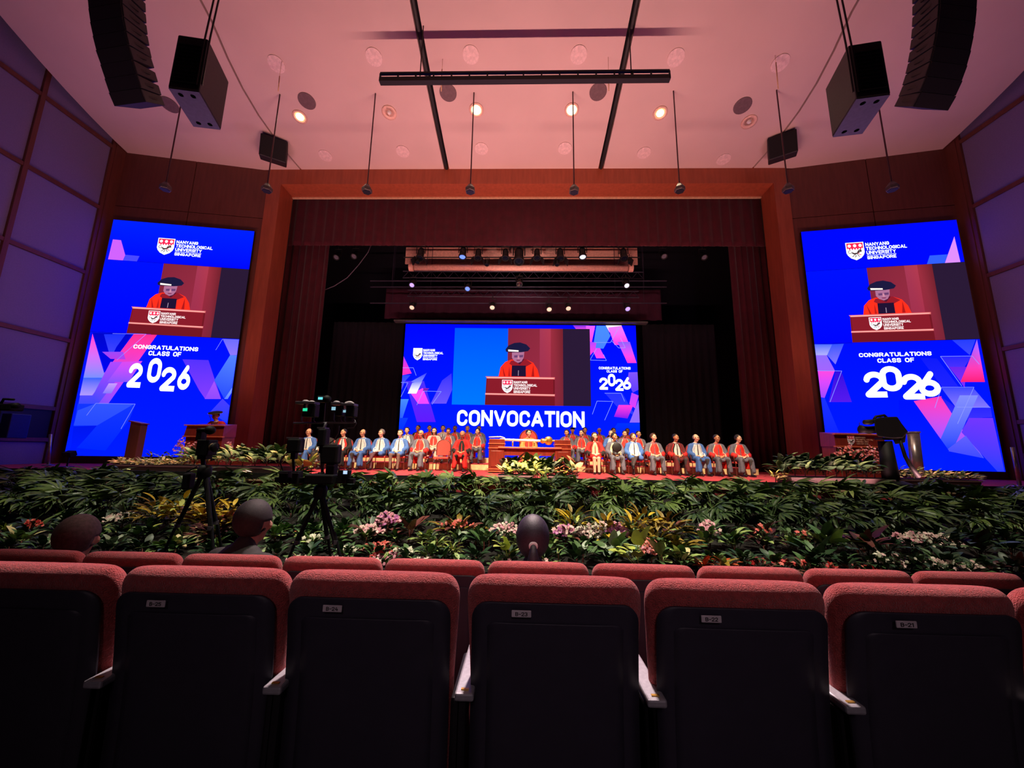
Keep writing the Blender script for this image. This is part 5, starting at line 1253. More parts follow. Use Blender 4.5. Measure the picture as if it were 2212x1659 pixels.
M_pale_c = mat('pale_grey_plastic', (190, 176, 186), .5)
rigcam('left camera of the rig with a white ring hood and green display', 637, 862, 690, 900, (673, 877), (654, 882, 664, 888), G_gr)
rigcam('right camera of the rig with a white ring hood and pale display', 735, 866, 772, 900, (755, 878), (741, 886, 747, 891), G_wd)
rigcam('middle right camera of the rig with a pale display and grey top', 714, 864, 744, 898, None, (716, 879, 725, 886), G_wd)
r = thing('robotic_camera', 'top camera of the rig with a cyan readout and round lens', 'camera', un(702, 862, Y=Yg), 0, 'cameras on the rig left of centre')
boxpx('body', r, 684, 855, 703, 868, Yg-.04, .09, M_cam, .008); b = MB(); b.tube([(.0, 0, .0), (.03, -.02, -.002), (.06, -.03, -.006)], [.03, .044, .036], 14); b.build('lens_barrel', M_cam, r, smooth=True)
a, q = un(687, 863, Y=Yg-.045), un(697, 858, Y=Yg-.045); b = MB(); b.box((a+q)/2-r.location, (q.x-a.x, .004, q.z-a.z)); b.build('display', G_cy, r)
for lab, (x0, y0, x1, y1) in (('square black monitor at the left of the camera rig', (616, 947, 648, 978)), ('big black monitor box in the middle of the camera rig', (690, 962, 730, 1002)), ('upright black electronics box behind the rig post', (682, 925, 704, 965))):
    r = thing('field_monitor', lab, 'monitor', un((x0+x1)/2, (y0+y1)/2, Y=Yg), 0, 'boxes on the camera rig')
    boxpx('housing', r, x0, y0, x1, y1, Yg-.08, .12, M_cam, .02); boxpx('rim', r, x0+2, y0-2, x1-2, y0+1, Yg-.07, .1, M_camg, .002); tubepx('stem', r, [((x0+x1)/2, y1), ((x0+x1)/2+4, 1034)], Yg, .014, M_cam); boxpx('hinge', r, (x0+x1)/2-6, y1, (x0+x1)/2+6, y1+14, Yg-.05, .06, M_cam, .006)
r = thing('small_monitor', 'tiny lit screen at the right end of the rig cross arm', 'monitor', un(746, 1022, Y=Yg)); boxpx('housing', r, 728, 1016, 756, 1032, Yg-.05, .05, M_cam, .006); boxpx('display', r, 741, 1017, 750, 1024, Yg-.056, .004, mat('bluish_display', (170, 200, 250), emit=1.1), 0); boxpx('knob_box', r, 722, 1030, 748, 1044, Yg-.05, .06, M_cam, .01)
for lab, (x0, y0, x1, y1) in (('black recorder box at the left end of the cross arm', (600, 1018, 622, 1044)), ('black recorder box left of the tripod hub', (628, 1018, 645, 1046)), ('dark gadget clamped right of the post', (702, 1002, 722, 1026))):
    r = thing('recorder_box', lab, 'device', un((x0+x1)/2, (y0+y1)/2, Y=Yg), 0, 'boxes on the cross arm'); boxpx('case', r, x0, y0, x1, y1, Yg-.06, .1, M_cam, .008); boxpx('edge_strip', r, x0+1, y0+3, x1-1, y0+5, Yg-.066, .01, M_camg, 0)
# broadcast camera on a pedestal at the right
Yb = 8.75
t = thing('camera_pedestal', 'dark camera pedestal with a pan handle at the right of the stage', 'pedestal', (un(1920, 1000, Y=Yb).x, Yb, STZ))
b = MB(); z1 = un(1920, 953, Y=Yb).z-STZ; b.tube([(0, 0, 0), (-.02, 0, z1)], [.16, .12], 14); b.build('column', M_cam, t, smooth=True)
b = MB(); b.lathe([(.42, 0), (.42, .1), (.3, .16), (.2, .2)], n=18); b.build('base', M_cam, t)
tubepx('pan_handle', t, [(1943, 948), (1955, 985), (1966, 1005), (1985, 1030)], Yb-.1, [.03, .034, .04, .05], M_cam)
r = thing('broadcast_camera', 'black shoulder camera with lens, microphone and top handle on the right pedestal', 'camera', un(1915, 925, Y=Yb))
o = r.location
def pp_(x, y, dy): return un(x, y, Y=Yb+dy)-o
b = MB(); ring = [(1888, 905), (1902, 901), (1938, 900), (1948, 915), (1962, 933), (1950, 946), (1925, 947), (1896, 943), (1890, 930)]
b.hexa([pp_(x, y, -.16) for x, y in ring], [pp_(x, y, .16) for x, y in ring]); b.build('body', M_cam, r, bevel=.02)
b = MB(); b.tube([pp_(1892, 928, 0), pp_(1876, 929, 0), pp_(1868, 928, 0), pp_(1859, 927, 0)], [.08, .085, .075, .09], 16); b.build('lens_barrel', M_cam, r, smooth=True)
b = MB(); b.tube([pp_(1891, 909, -.1), pp_(1880, 912, -.1), pp_(1867, 912, -.1)], [.04, .06, .05], 12); b.build('microphone', M_cam, r, smooth=True)
b = MB(); b.tube([pp_(1888, 906, 0), pp_(1892, 900, 0), pp_(1910, 897, 0), pp_(1916, 903, 0)], .028, 8); b.build('handle', M_cam, r, smooth=True)
b = MB(); b.hexa([pp_(x, y, -.12) for x, y in ((1926, 944), (1958, 936), (1955, 956), (1934, 960))], [pp_(x, y, .12) for x, y in ((1926, 944), (1958, 936), (1955, 956), (1934, 960))]); b.build('tripod_head', M_cam, r, bevel=.01)
b = MB(); b.box(pp_(1912, 948, 0), (.3, .2, .05)); b.build('mount_plate', M_cam, r, bevel=.01)
# left edge jib camera, posts, screen-side clutter
Yj = 6.5
r = thing('jib_camera', 'black camera at the far left edge on a dark support', 'camera', un(14, 878, Y=Yj)); boxpx('body', r, -14, 872, 24, 886, Yj, .2, M_cam, .02); tubepx('lens_barrel', r, [(20, 877), (38, 876)], Yj+.05, .05, M_cam); tubepx('handle', r, [(2, 873), (8, 862), (30, 863)], Yj+.05, .02, M_cam)
tubepx('support_arm', r, [(-6, 886), (-30, 980), (-40, 1080)], Yj+.1, .05, M_cam)
boxpx('mixer_case', None, -8, 893, 26, 946, 11.6, .5, mat('blue_case', (16, 28, 84), .4), .02); o = [q for q in COL.objects if q.name == 'mixer_case'][0]; tag(o, 'dark blue equipment case in the niche of the left wall', 'case')
for px, y0, y1, Y, lab in ((106, 938, 1012, 12.0, 'slim grey post in front of the left side wall'), (2193, 966, 1044, 10.4, 'slim grey post near the right side wall')):
    a = un(px-3 if px < 1000 else px+9, y1, Y=Y); c = un(px+3 if px < 1000 else px-6, y0, Y=Y)
    r = thing('barrier_post', lab, 'post', (a.x, Y, STZ)); b = MB(); b.tube([(0, 0, 0.02), (c.x-a.x, 0, c.z-STZ)], .04, 10); b.build('pole', M_steel, r, smooth=True); b = MB(); b.lathe([(.14, 0), (.14, .02), (.05, .05)], n=16); b.build('base', M_steel, r)
a, c = un(286, 988, Y=11.6), un(286, 911, Y=11.6)
r = thing('narrow_lectern', 'slim brown upright stand before the left screen', 'stand', (a.x, 11.6, STZ)); b = MB(); b.hexa([(-.17, -.1, 0), (.17, -.1, 0), (.17, .12, 0), (-.17, .12, 0)], [(-.15, -.1, c.z-STZ), (.19, -.1, c.z-STZ-.08), (.19, .12, c.z-STZ-.08), (-.15, .12, c.z-STZ)]); b.build('body', M_woodd, r, bevel=.01)
b = MB(); b.hexa([(-.19, -.14, c.z-STZ+.0), (.22, -.14, c.z-STZ-.08), (.22, .14, c.z-STZ-.08), (-.19, .14, c.z-STZ)], [(-.19, -.14, c.z-STZ+.03), (.22, -.14, c.z-STZ-.05), (.22, .14, c.z-STZ-.05), (-.19, .14, c.z-STZ+.03)]); b.build('cap', M_mahog, r)
a, c = un(1980, 1015, Y=10.9), un(1972, 933, Y=10.9)
r = thing('steel_stand', 'round brushed steel column before the right screen', 'stand', (a.x, 10.9, STZ)); b = MB(); b.tube([(0, 0, 0), (c.x-a.x+.0, 0, c.z-STZ)], .13, 24); b.build('column', M_steel, r, smooth=True); b = MB(); b.lathe([(.15, 0), (.15, .04)], c=(c.x-a.x, 0, c.z-STZ-.03), n=24); b.build('cap', M_steel, r)
r = thing('small_spotlight', 'small lamp on a stand at the left foot of the left screen', 'lamp', (un(146, 1000, Y=11.5).x, 11.5, STZ)); z = un(146, 985, Y=11.5).z-STZ
b = MB(); b.tube([(0, 0, 0), (0, 0, z)], .02, 6); b.build('pole', M_dark, r); b = MB(); b.box((0, 0, z+.06), (.26, .2, .16), rx(.4)); b.build('head', M_cam, r, bevel=.02); b = MB(); b.lathe([(.16, 0), (.16, .02)], n=12); b.build('base', M_dark, r)
# ================================================================== planting in front of the stage
def bank_z(y): return .06+.175*(y-4.9)
b = MB(); xs = [-16.4+32.8*i/60 for i in range(61)]; ys = [4.9+3.38*j/10 for j in range(11)]; rnd = random.Random(3)
for y in ys:
    for x in xs: b.v.append((x, y, bank_z(y)+rnd.uniform(-.02, .02)))
for j in range(10):
    for i in range(60): k = j*61+i; b.f.append((k, k+1, k+62, k+61)); b.m.append(0)
bk = b.build('planting_bed', mat('dark_soil', (26, 20, 18), .95, scale=8, var=.4, bump=.6), smooth=False); tag(bk, 'dark sloping soil bed under the plants along the stage front', 'soil')
b = MB(); b.box((0, 4.88, .06), (32.8, .06, .12)); b.build('bed_edge', M_black, bk)
def blade(b, base, d, up, L_, w, bend, segs=4, mi=0, fold=.25, shape=None):
    d = Vector(d).normalized(); up = Vector(up); up = (up-d*up.dot(d)).normalized(); s = d.cross(up).normalized(); p = Vector(base); n0 = len(b.v)
    shape = shape or (lambda t: math.sin(PI*min(1, .12+t*.88))**.8)
    for k in range(segs+1):
        t = k/segs; ww = w*(shape(t) if k < segs else .02)
        b.v += [tuple(p-s*ww+up*ww*fold), tuple(p), tuple(p+s*ww+up*ww*fold)]
        ang = bend/segs; d2 = (d*math.cos(ang)-up*math.sin(ang)).normalized(); up = (up*math.cos(ang)+d*math.sin(ang)).normalized(); d = d2; p = p+d*(L_/segs)
    for k in range(segs):
        a = n0+3*k; b.f += [(a, a+1, a+4, a+3), (a+1, a+2, a+5, a+4)]; b.m += [mi, mi]
def fan_leaf(seed):
    r = random.Random(seed); b = MB(); pl = .32
    b.tube([(0, 0, 0), (0, .02, pl*.6), (0, .05, pl)], [.007, .006, .005], 4)
    n = r.randint(7, 9)
    for i in range(n):
        a = (i-(n-1)/2)/(n-1)*2.9; L_ = .37*(1-.22*abs(a)/1.45)*r.uniform(.85, 1.1)
        d = Vector((math.sin(a), .35+.3*math.cos(a), math.cos(a)*.9)); blade(b, (0, .05, pl), d, (0, -1, .35), L_, .028, .5+r.uniform(-.2, .5), 3, 0, .3)
    return b.mesh('leaf', M_palm, False)
def simple_leaf(L_, w, bend, pet=.04, fold=.3, segs=5, shape=None):
    b = MB()
    if pet: b.tube([(0, 0, 0), (0, 0, pet)], .004, 4)
    blade(b, (0, 0, pet), (0, .1, 1), (0, -1, 0), L_, w, bend, segs, 0, fold, shape); return b.mesh('leaf', M_palm, True)
ovate = lambda t: (math.sin(PI*min(1, .06+t*.94)**.75))**.7
heart = lambda t: (1-t)**.55*(.55+.45*min(1, t*6))
def leafmat(name, col, var=.25, spec=.5, rough=.45):
    m = mat(name, col, rough, scale=16, var=var, spec=spec); return m
M_palm = leafmat('palm_green', (84, 108, 46)); M_palmd = leafmat('palm_dark_green', (48, 72, 32)); M_palml = leafmat('palm_light_green', (136, 156, 84))
LM = dict(dark=leafmat('leaf_dark_green', (38, 66, 38)), mid=leafmat('leaf_mid_green', (74, 108, 58)), light=leafmat('leaf_pale_green', (146, 168, 96)), lime=leafmat('leaf_lime', (186, 196, 92), .15), yellow=leafmat('leaf_yellow', (212, 178, 44), .3),
          olive=leafmat('leaf_olive', (142, 116, 34), .35), cream=leafmat('leaf_cream', (206, 194, 138), .25), bronze=leafmat('leaf_bronze', (112, 58, 50), .35), orange=leafmat('leaf_orange', (206, 92, 48), .25), silver=leafmat('leaf_silvery', (150, 166, 140), .3), maroon=leafmat('leaf_maroon', (66, 26, 34), .3))
FM = dict(pink=leafmat('petal_pink', (226, 150, 168), .15), mauve=leafmat('petal_mauve', (200, 110, 176), .2), white=leafmat('petal_white', (234, 226, 204), .06), blush=leafmat('petal_blush', (236, 196, 190), .12), red=leafmat('petal_red', (206, 44, 44), .2), coral=leafmat('petal_coral', (222, 96, 84), .2), salmon=leafmat('petal_salmon', (232, 128, 116), .2), orange=leafmat('petal_orange', (232, 104, 42), .2))
FANS = [fan_leaf(s) for s in range(6)]
LV = dict(croton=[simple_leaf(.16, .022, .7, .02), simple_leaf(.14, .026, .4, .02)], broad=[simple_leaf(.24, .05, .9, .10, .25, 5, ovate), simple_leaf(.21, .055, .6, .09, .2, 5, ovate)], drac=[simple_leaf(.26, .016, 1.1, 0), simple_leaf(.22, .018, .7, 0)],
          calad=[simple_leaf(.24, .078, .5, .14, .12, 6, heart), simple_leaf(.22, .07, .9, .12, .15, 6, heart)], small=[simple_leaf(.08, .02, .5, .01, .2, 3, ovate)], brom=[simple_leaf(.24, .034, .9, 0), simple_leaf(.2, .03, .5, 0)])
def blossom(pet, L_, w):
    b = MB()
    for k in range(pet):
        a = 2*PI*k/pet; blade(b, (0, 0, 0), (math.cos(a), math.sin(a), .25), (0, 0, 1), L_, w, .5, 2, 0, .1, lambda t: 1 if 0 < t < 1 else .3)
    return b.mesh('flower', FM['white'], False)
BLO = [blossom(5, .036, .015), blossom(6, .028, .012)]
PR = random.Random(11); Y_STAGE = [False]
def setleaf(o, m_): o.material_slots[0].link = 'OBJECT'; o.material_slots[0].material = m_
def plant(kind, label, cat, loc, h, w, cols, n, group, flower=None, nf=0, nm=None):
    x, y, z = loc; t = thing(nm or 'potted_plant', label, cat, (x, y, z), 0, group)
    for i in range(n):
        az = PR.uniform(0, 2*PI) if i > n*.25 else PR.uniform(PI*1.1, PI*1.9)
        u = PR.random()
        if kind == 'palm':
            tilt = .1+1.2*u**1.2; s = PR.uniform(.85, 1.2)*w/.6; hz = h*(.80-.55*u)*PR.uniform(.85, 1.05)
            rr = .04; base = Vector((rr*math.cos(az), rr*math.sin(az), max(.02, hz-.32*s*math.cos(tilt))))
            me = PR.choice(FANS)
        elif kind in ('croton', 'small', 'flowerbush'):
            rr = w*.5*math.sqrt(PR.random()); base = Vector((rr*math.cos(az), rr*math.sin(az)*.7, h*(1-.55*(rr/(w*.5))**2)*PR.uniform(.45, .92))); tilt = .3+1.0*rr/(w*.5)*PR.uniform(.6, 1.2); s = PR.uniform(1.0, 1.6)
            me = PR.choice(LV['croton' if kind == 'croton' else 'small' if kind == 'small' else 'croton'])
        else:
            rr = w*.12*PR.random(); tilt = .15+.95*(i/n)+PR.uniform(-.1, .1); base = Vector((rr*math.cos(az), rr*math.sin(az), h*PR.uniform(.15, .5))); s = PR.uniform(.95, 1.35)*min(1.25, max(.6, h/.38))*(.85 if Y_STAGE[0] else 1)
            me = PR.choice(LV[kind])
        o = inst('leaf', me, t, base, (0, 0, 0), s)
        o.rotation_euler = Matrix.Rotation(az+PI/2, 3, 'Z').to_euler() if False else (Matrix.Rotation(az-PI/2, 3, 'Z') @ Matrix.Rotation(-tilt, 3, 'X') @ Matrix.Rotation(PR.uniform(-.4, .4), 3, 'Z')).to_euler()
        setleaf(o, PR.choice(cols))
    for i in range(int(nf*1.6)):
        rr = w*.5*math.sqrt(PR.random()); az = PR.uniform(0, 2*PI)
        base = Vector((rr*math.cos(az), rr*math.sin(az)*.6, h*(1-.35*(rr/(w*.5))**2)*PR.uniform(.78, 1.05)))
        o = inst('flower', PR.choice(BLO), t, base, (PR.uniform(.5, 1.3), PR.uniform(-.5, .5), PR.uniform(-.6, .6)), PR.uniform(.65, 1.1)); setleaf(o, PR.choice(flower))
    b = MB(); b.tube([(0, 0, -.02), (.01, 0, h*.35), (0, .01, h*.6)], [.012, .01, .006], 5); b.build('stem', LM['bronze'], t)
    if nf:
        b = MB()
        for k in range(5): a = 2*PI*k/5; b.tube([(0, 0, h*.3), (w*.25*math.cos(a), w*.2*math.sin(a), h*.95)], .004, 4)
        b.build('flower_stems', LM['mid'], t)['kind'] = 'stuff'
    return t
def plant_px(kind, label, cat, px, top, Y, wpx, cols, n, group, flower=None, nf=0, nm=None, base=None):
    p = un(px, top, Y=Y); z0 = bank_z(Y) if base is None else base; h = max(.12, p.z-z0); w = wpx/FPX*Y*1.03 if kind != "palm" else .62
    return plant(kind, label, cat, (p.x, Y, z0), h, w, cols, n, group, flower, nf, nm)
NTH = [0, 0, 0]
def nth(r):
    NTH[r] += 1; k = NTH[r]; return '%d%s' % (k, 'th' if 10 < k % 100 < 14 else {1: 'st', 2: 'nd', 3: 'rd'}.get(k % 10, 'th'))
# three staggered rows of lady palms
k = 0
def side(px): return 'far left' if px < 350 else 'left' if px < 800 else 'centre' if px < 1400 else 'right' if px < 1850 else 'far right'
for row, (Y, step, off, tops, nl, cols, wd) in enumerate(((7.95, 54, 10, (1022, 1046), 10, [M_palm, M_palm, M_palml, M_palmd], .62), (7.25, 62, -15, (1066, 1086), 10, [M_palm, M_palmd, M_palmd, M_palmd], .62), (6.65, 70, 20, (1112, 1128), 8, [M_palmd, M_palmd, M_palmd], .55))):  # darker leaves in the lower rows paint shade into the hedge
    px = off
    while px < 2240:
        tp = PR.uniform(*tops)+.0105*(px-1106)
        if row == 0 and (px < 620 or px > 1680): tp = max(tp, 1034+.01*(px-1106))
        if row == 2 and (300 < px < 570 or 1190 < px < 1490): px += step*PR.uniform(.85, 1.15); continue
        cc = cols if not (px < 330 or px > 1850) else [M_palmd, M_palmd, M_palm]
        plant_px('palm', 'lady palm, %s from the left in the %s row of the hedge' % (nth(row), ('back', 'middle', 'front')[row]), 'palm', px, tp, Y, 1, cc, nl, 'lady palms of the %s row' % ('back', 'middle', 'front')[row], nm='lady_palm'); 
        px += step*PR.uniform(.85, 1.15)
g = LM; f = FM
BED = [ # kind, words, px, top, Y, wpx, colours, n, flower, nf
 ('croton', 'yellow croton bush', 345, 1076, 6.10, 60, [g['yellow'], g['yellow'], g['olive']], 46, None, 0), ('croton', 'yellow croton bush', 395, 1072, 6.10, 60, [g['yellow'], g['yellow'], g['lime']], 46, None, 0),
 ('croton', 'yellow croton bush', 450, 1078, 6.10, 60, [g['yellow'], g['olive'], g['yellow']], 46, None, 0), ('croton', 'yellow croton bush', 505, 1080, 6.10, 66, [g['yellow'], g['yellow'], g['olive']], 50, None, 0), ('croton', 'yellow croton bush', 540, 1088, 6.05, 50, [g['yellow'], g['olive']], 36, None, 0),
 ('croton', 'bronze and cream croton', 440, 1112, 6.0, 60, [g['bronze'], g['cream'], g['olive']], 50, None, 0), ('croton', 'bronze and cream croton', 495, 1108, 6.0, 60, [g['bronze'], g['bronze'], g['cream']], 50, f and [f['coral']], 4), ('croton', 'bronze and cream croton', 465, 1140, 5.7, 60, [g['bronze'], g['cream'], g['maroon']], 50, None, 0),
 ('flowerbush', 'blush white orchid clump', 268, 1108, 6.1, 76, [g['mid'], g['dark']], 16, [f['blush'], f['white']], 60), ('broad', 'broad leaved plant', 330, 1118, 5.9, 70, [g['mid'], g['dark']], 18, None, 0), ('broad', 'broad leaved plant', 300, 1150, 5.6, 90, [g['mid'], g['lime'], g['dark']], 22, None, 0),
 ('drac', 'pale dracaena', 20, 1128, 5.7, 70, [g['light'], g['lime'], g['mid']], 26, None, 0), ('flowerbush', 'coral flower spike', 72, 1122, 5.7, 40, [g['dark']], 8, [f['coral'], f['red']], 26), ('broad', 'variegated low plant', 45, 1168, 5.4, 90, [g['cream'], g['mid'], g['light']], 24, None, 0),
 ('small', 'white poinsettia clump', 122, 1160, 5.4, 60, [g['mid']], 20, [f['white']], 44), ('broad', 'dark broad leaved plant', 210, 1150, 5.6, 70, [g['dark'], g['mid']], 18, None, 0), ('broad', 'white striped leaf plant', 245, 1170, 5.3, 60, [g['silver'], g['mid']], 14, None, 0),
 ('broad', 'pale green hosta like plant', 385, 1166, 5.35, 80, [g['light'], g['cream'], g['mid']], 26, None, 0), ('broad', 'pale green hosta like plant', 345, 1182, 5.2, 60, [g['light'], g['mid']], 22, None, 0), ('brom', 'pale upright leafed plant', 475, 1150, 5.4, 40, [g['light'], g['mid']], 12, None, 0),
 ('small', 'orange flowered plant', 622, 1138, 5.9, 40, [g['mid'], g['light']], 22, [f['orange'], f['coral']], 8), ('broad', 'mixed green plant', 660, 1158, 5.6, 70, [g['mid'], g['light'], g['dark']], 22, None, 0), ('small', 'pale budded shrub', 677, 1155, 5.5, 44, [g['mid'], g['light']], 26, [f['white']], 16), ('broad', 'mixed green plant', 718, 1162, 5.5, 60, [g['mid'], g['silver']], 20, None, 0),
 ('small', 'white poinsettia clump', 755, 1180, 5.3, 50, [g['mid']], 20, [f['white']], 26), ('flowerbush', 'pink and mauve orchid clump', 838, 1106, 5.95, 54, [g['bronze'], g['dark']], 14, [f['pink'], f['mauve'], f['pink']], 80), ('flowerbush', 'pale pink orchid clump', 800, 1134, 5.8, 60, [g['bronze'], g['dark']], 12, [f['blush'], f['pink']], 56),
 ('small', 'red flowered cluster', 820, 1172, 5.35, 70, [g['bronze'], g['mid']], 26, [f['red'], f['salmon'], f['coral']], 34), ('small', 'red flowered cluster', 835, 1190, 5.15, 60, [g['dark']], 18, [f['red'], f['pink']], 26), ('small', 'white poinsettia clump', 873, 1184, 5.25, 56, [g['mid']], 18, [f['white']], 34), ('calad', 'bronze leaved plant', 885, 1126, 5.8, 56, [g['bronze'], g['maroon']], 9, None, 0),
 ('drac', 'lime green dracaena', 915, 1136, 5.7, 70, [g['lime'], g['light']], 34, None, 0), ('drac', 'lime green dracaena', 945, 1148, 5.55, 70, [g['lime'], g['light'], g['mid']], 34, None, 0), ('drac', 'lime green dracaena', 978, 1164, 5.35, 70, [g['lime'], g['light']], 34, None, 0), ('broad', 'green leafy filler', 930, 1178, 5.2, 90, [g['mid'], g['dark'], g['light']], 24, None, 0),
 ('croton', 'bronze croton with coral flowers', 990, 1122, 6.0, 70, [g['bronze'], g['olive']], 34, [f['coral'], f['salmon']], 22), ('broad', 'tall silver green plant', 1028, 1142, 5.7, 50, [g['silver'], g['mid'], g['dark']], 16, None, 0), ('calad', 'large dark green leaved plant', 1045, 1150, 5.5, 90, [g['mid'], g['dark']], 12, None, 0),
 ('flowerbush', 'cream and pink orchid clump', 1092, 1130, 5.8, 70, [g['mid'], g['dark']], 14, [f['blush'], f['white'], f['pink']], 62), ('calad', 'yellow caladium', 1100, 1166, 5.2, 56, [g['lime'], g['lime'], g['light']], 9, None, 0), ('broad', 'green leafy filler', 1190, 1160, 5.5, 60, [g['light'], g['mid']], 20, None, 0), ('drac', 'green strap leaved plant', 1205, 1176, 5.25, 60, [g['light'], g['mid']], 18, None, 0),
 ('croton', 'yellow green croton', 1238, 1104, 6.05, 62, [g['olive'], g['yellow'], g['lime']], 52, None, 0), ('croton', 'yellow green croton', 1310, 1114, 5.85, 60, [g['olive'], g['yellow']], 44, None, 0), ('croton', 'olive croton', 1385, 1098, 6.10, 60, [g['olive'], g['olive'], g['yellow']], 52, None, 0), ('croton', 'olive croton', 1440, 1112, 5.95, 66, [g['olive'], g['bronze'], g['olive']], 52, None, 0), ('croton', 'olive croton', 1415, 1132, 5.65, 76, [g['olive'], g['olive'], g['light']], 52, None, 0), ('croton', 'olive croton', 1365, 1122, 5.75, 60, [g['olive'], g['yellow'], g['mid']], 46, None, 0), ('croton', 'olive croton', 1460, 1154, 5.45, 60, [g['olive'], g['mid']], 40, None, 0),
 ('flowerbush', 'pale pink orchid clump', 1220, 1132, 5.75, 50, [g['bronze'], g['maroon']], 12, [f['blush'], f['mauve'], f['pink']], 44), ('flowerbush', 'pale pink orchid clump', 1268, 1134, 5.75, 60, [g['mid'], g['dark']], 12, [f['blush'], f['white']], 60), ('flowerbush', 'mauve orchid clump', 1333, 1130, 5.7, 44, [g['dark']], 8, [f['mauve'], f['mauve'], f['pink']], 70), ('flowerbush', 'blush white orchid clump', 1300, 1126, 5.85, 44, [g['mid']], 10, [f['blush'], f['white']], 34),
 ('calad', 'veined grey green leaf plant', 1258, 1172, 5.3, 86, [g['silver'], g['mid']], 13, None, 0), ('calad', 'veined grey green leaf plant', 1325, 1166, 5.3, 90, [g['silver'], g['mid'], g['silver']], 13, None, 0), ('calad', 'yellow caladium', 1376, 1168, 5.05, 50, [g['lime']], 7, None, 0), ('calad', 'yellow caladium', 1428, 1170, 5.05, 50, [g['lime'], g['light']], 7, None, 0), ('flowerbush', 'pink verbena head', 1404, 1166, 5.15, 38, [g['mid']], 5, [f['pink'], f['salmon']], 50), ('broad', 'cream and green plant', 1470, 1186, 5.1, 60, [g['light'], g['cream'], g['mid']], 22, None, 0),
 ('brom', 'orange bromeliad', 1518, 1190, 5.05, 44, [g['orange'], g['orange'], g['bronze']], 18, None, 0), ('brom', 'yellow orange bromeliad', 1562, 1188, 5.05, 50, [g['light'], g['orange'], g['olive']], 18, None, 0), ('flowerbush', 'pale spray of tiny orchids', 1530, 1126, 5.8, 44, [g['mid']], 8, [f['pink'], f['blush']], 26), ('broad', 'green strap plant', 1578, 1146, 5.7, 60, [g['mid'], g['light'], g['dark']], 20, None, 0), ('drac', 'silver tipped plant', 1600, 1182, 5.25, 60, [g['silver'], g['mid']], 18, None, 0),
 ('croton', 'red brown croton', 1650, 1134, 5.9, 50, [g['bronze'], g['maroon']], 30, [f['coral']], 8), ('small', 'pale budded shrub', 1708, 1140, 5.8, 50, [g['light'], g['mid']], 34, None, 0), ('calad', 'pale green pointed plant', 1790, 1150, 5.6, 90, [g['mid'], g['light'], g['dark']], 15, None, 0), ('calad', 'pale green pointed plant', 1760, 1176, 5.35, 90, [g['mid'], g['dark']], 14, None, 0), ('small', 'small red and green shrub', 1735, 1144, 5.75, 40, [g['mid'], g['bronze']], 24, [f['coral']], 6), ('calad', 'dark bronze leaved plant', 1870, 1156, 5.6, 90, [g['bronze'], g['maroon'], g['dark']], 14, None, 0), ('calad', 'dark bronze leaved plant', 1905, 1176, 5.35, 80, [g['dark'], g['bronze']], 12, None, 0),
 ('flowerbush', 'blush white orchid clump', 2005, 1152, 5.7, 110, [g['dark'], g['mid']], 16, [f['blush'], f['white']], 84), ('flowerbush', 'blush white orchid clump', 1960, 1148, 5.8, 60, [g['dark']], 8, [f['blush'], f['pink']], 30), ('brom', 'dark orange bromeliad', 2196, 1188, 5.2, 80, [g['orange'], g['bronze'], g['bronze']], 20, None, 0), ('brom', 'dark orange bromeliad', 2150, 1200, 5.2, 60, [g['bronze'], g['maroon']], 16, None, 0), ('calad', 'dark broad leaved plant', 2110, 1160, 5.6, 100, [g['dark'], g['maroon']], 13, None, 0),
]
for i, px in enumerate(range(1900, 2130, 38)): BED.append(('small', 'low tuft of tiny white flowers', px, 1196+i*3, 5.1, 46, [g['dark'], g['mid']], 22, [f['white'], f['blush']], 12))
for i, px in enumerate(range(1640, 1890, 48)): BED.append(('small', 'low tuft of tiny red flowers', px, 1206+i*3, 5.1, 50, [g['dark'], g['bronze']], 22, [f['coral'], f['red']], 7))
for i, px in enumerate(range(560, 1260, 88)): BED.append(('small', 'low front tuft with pale flowers', px, 1198+i*1.5, 5.0, 56, [g['dark'], g['mid'], g['light']], 26, [f['blush'], f['pink'], f['white']], 9))
for i, px in enumerate(range(-10, 2230, 75)): BED.append(('broad', 'dark green filler plant under the palms', px, 1134+(i*37 % 19), 6.15, 80, [g['dark'], g['dark'], M_palmd], 16, None, 0))
for i, px in enumerate(range(0, 2230, 66)): BED.append(('broad', 'leafy green filler in mid bed', px, 1150+(i*29 % 23), 5.72, 90, [g['mid'], g['dark'], g['dark'], g['light']] if px < 1900 and px > 100 else [g['dark'], g['dark'], M_palmd], 20, None, 0))
for i, px in enumerate(range(20, 2230, 72)): BED.append(('broad', 'low green filler at the bed front', px, 1182+(i*31 % 17)+.012*(px-1106), 5.2, 90, [g['mid'], g['dark'], g['dark']], 20, None, 0))
for i, px in enumerate(range(560, 760, 60)): BED.append(('broad', 'dark green filler near the camera rig', px, 1150+i*4, 5.9, 80, [g['dark'], g['mid']], 18, None, 0))
from collections import defaultdict
cnt = defaultdict(int); tot = defaultdict(int)
for e in BED: tot[e[1]] += 1
ordw = ['first', 'second', 'third', 'fourth', 'fifth', 'sixth', 'seventh', 'eighth', 'ninth', 'tenth']
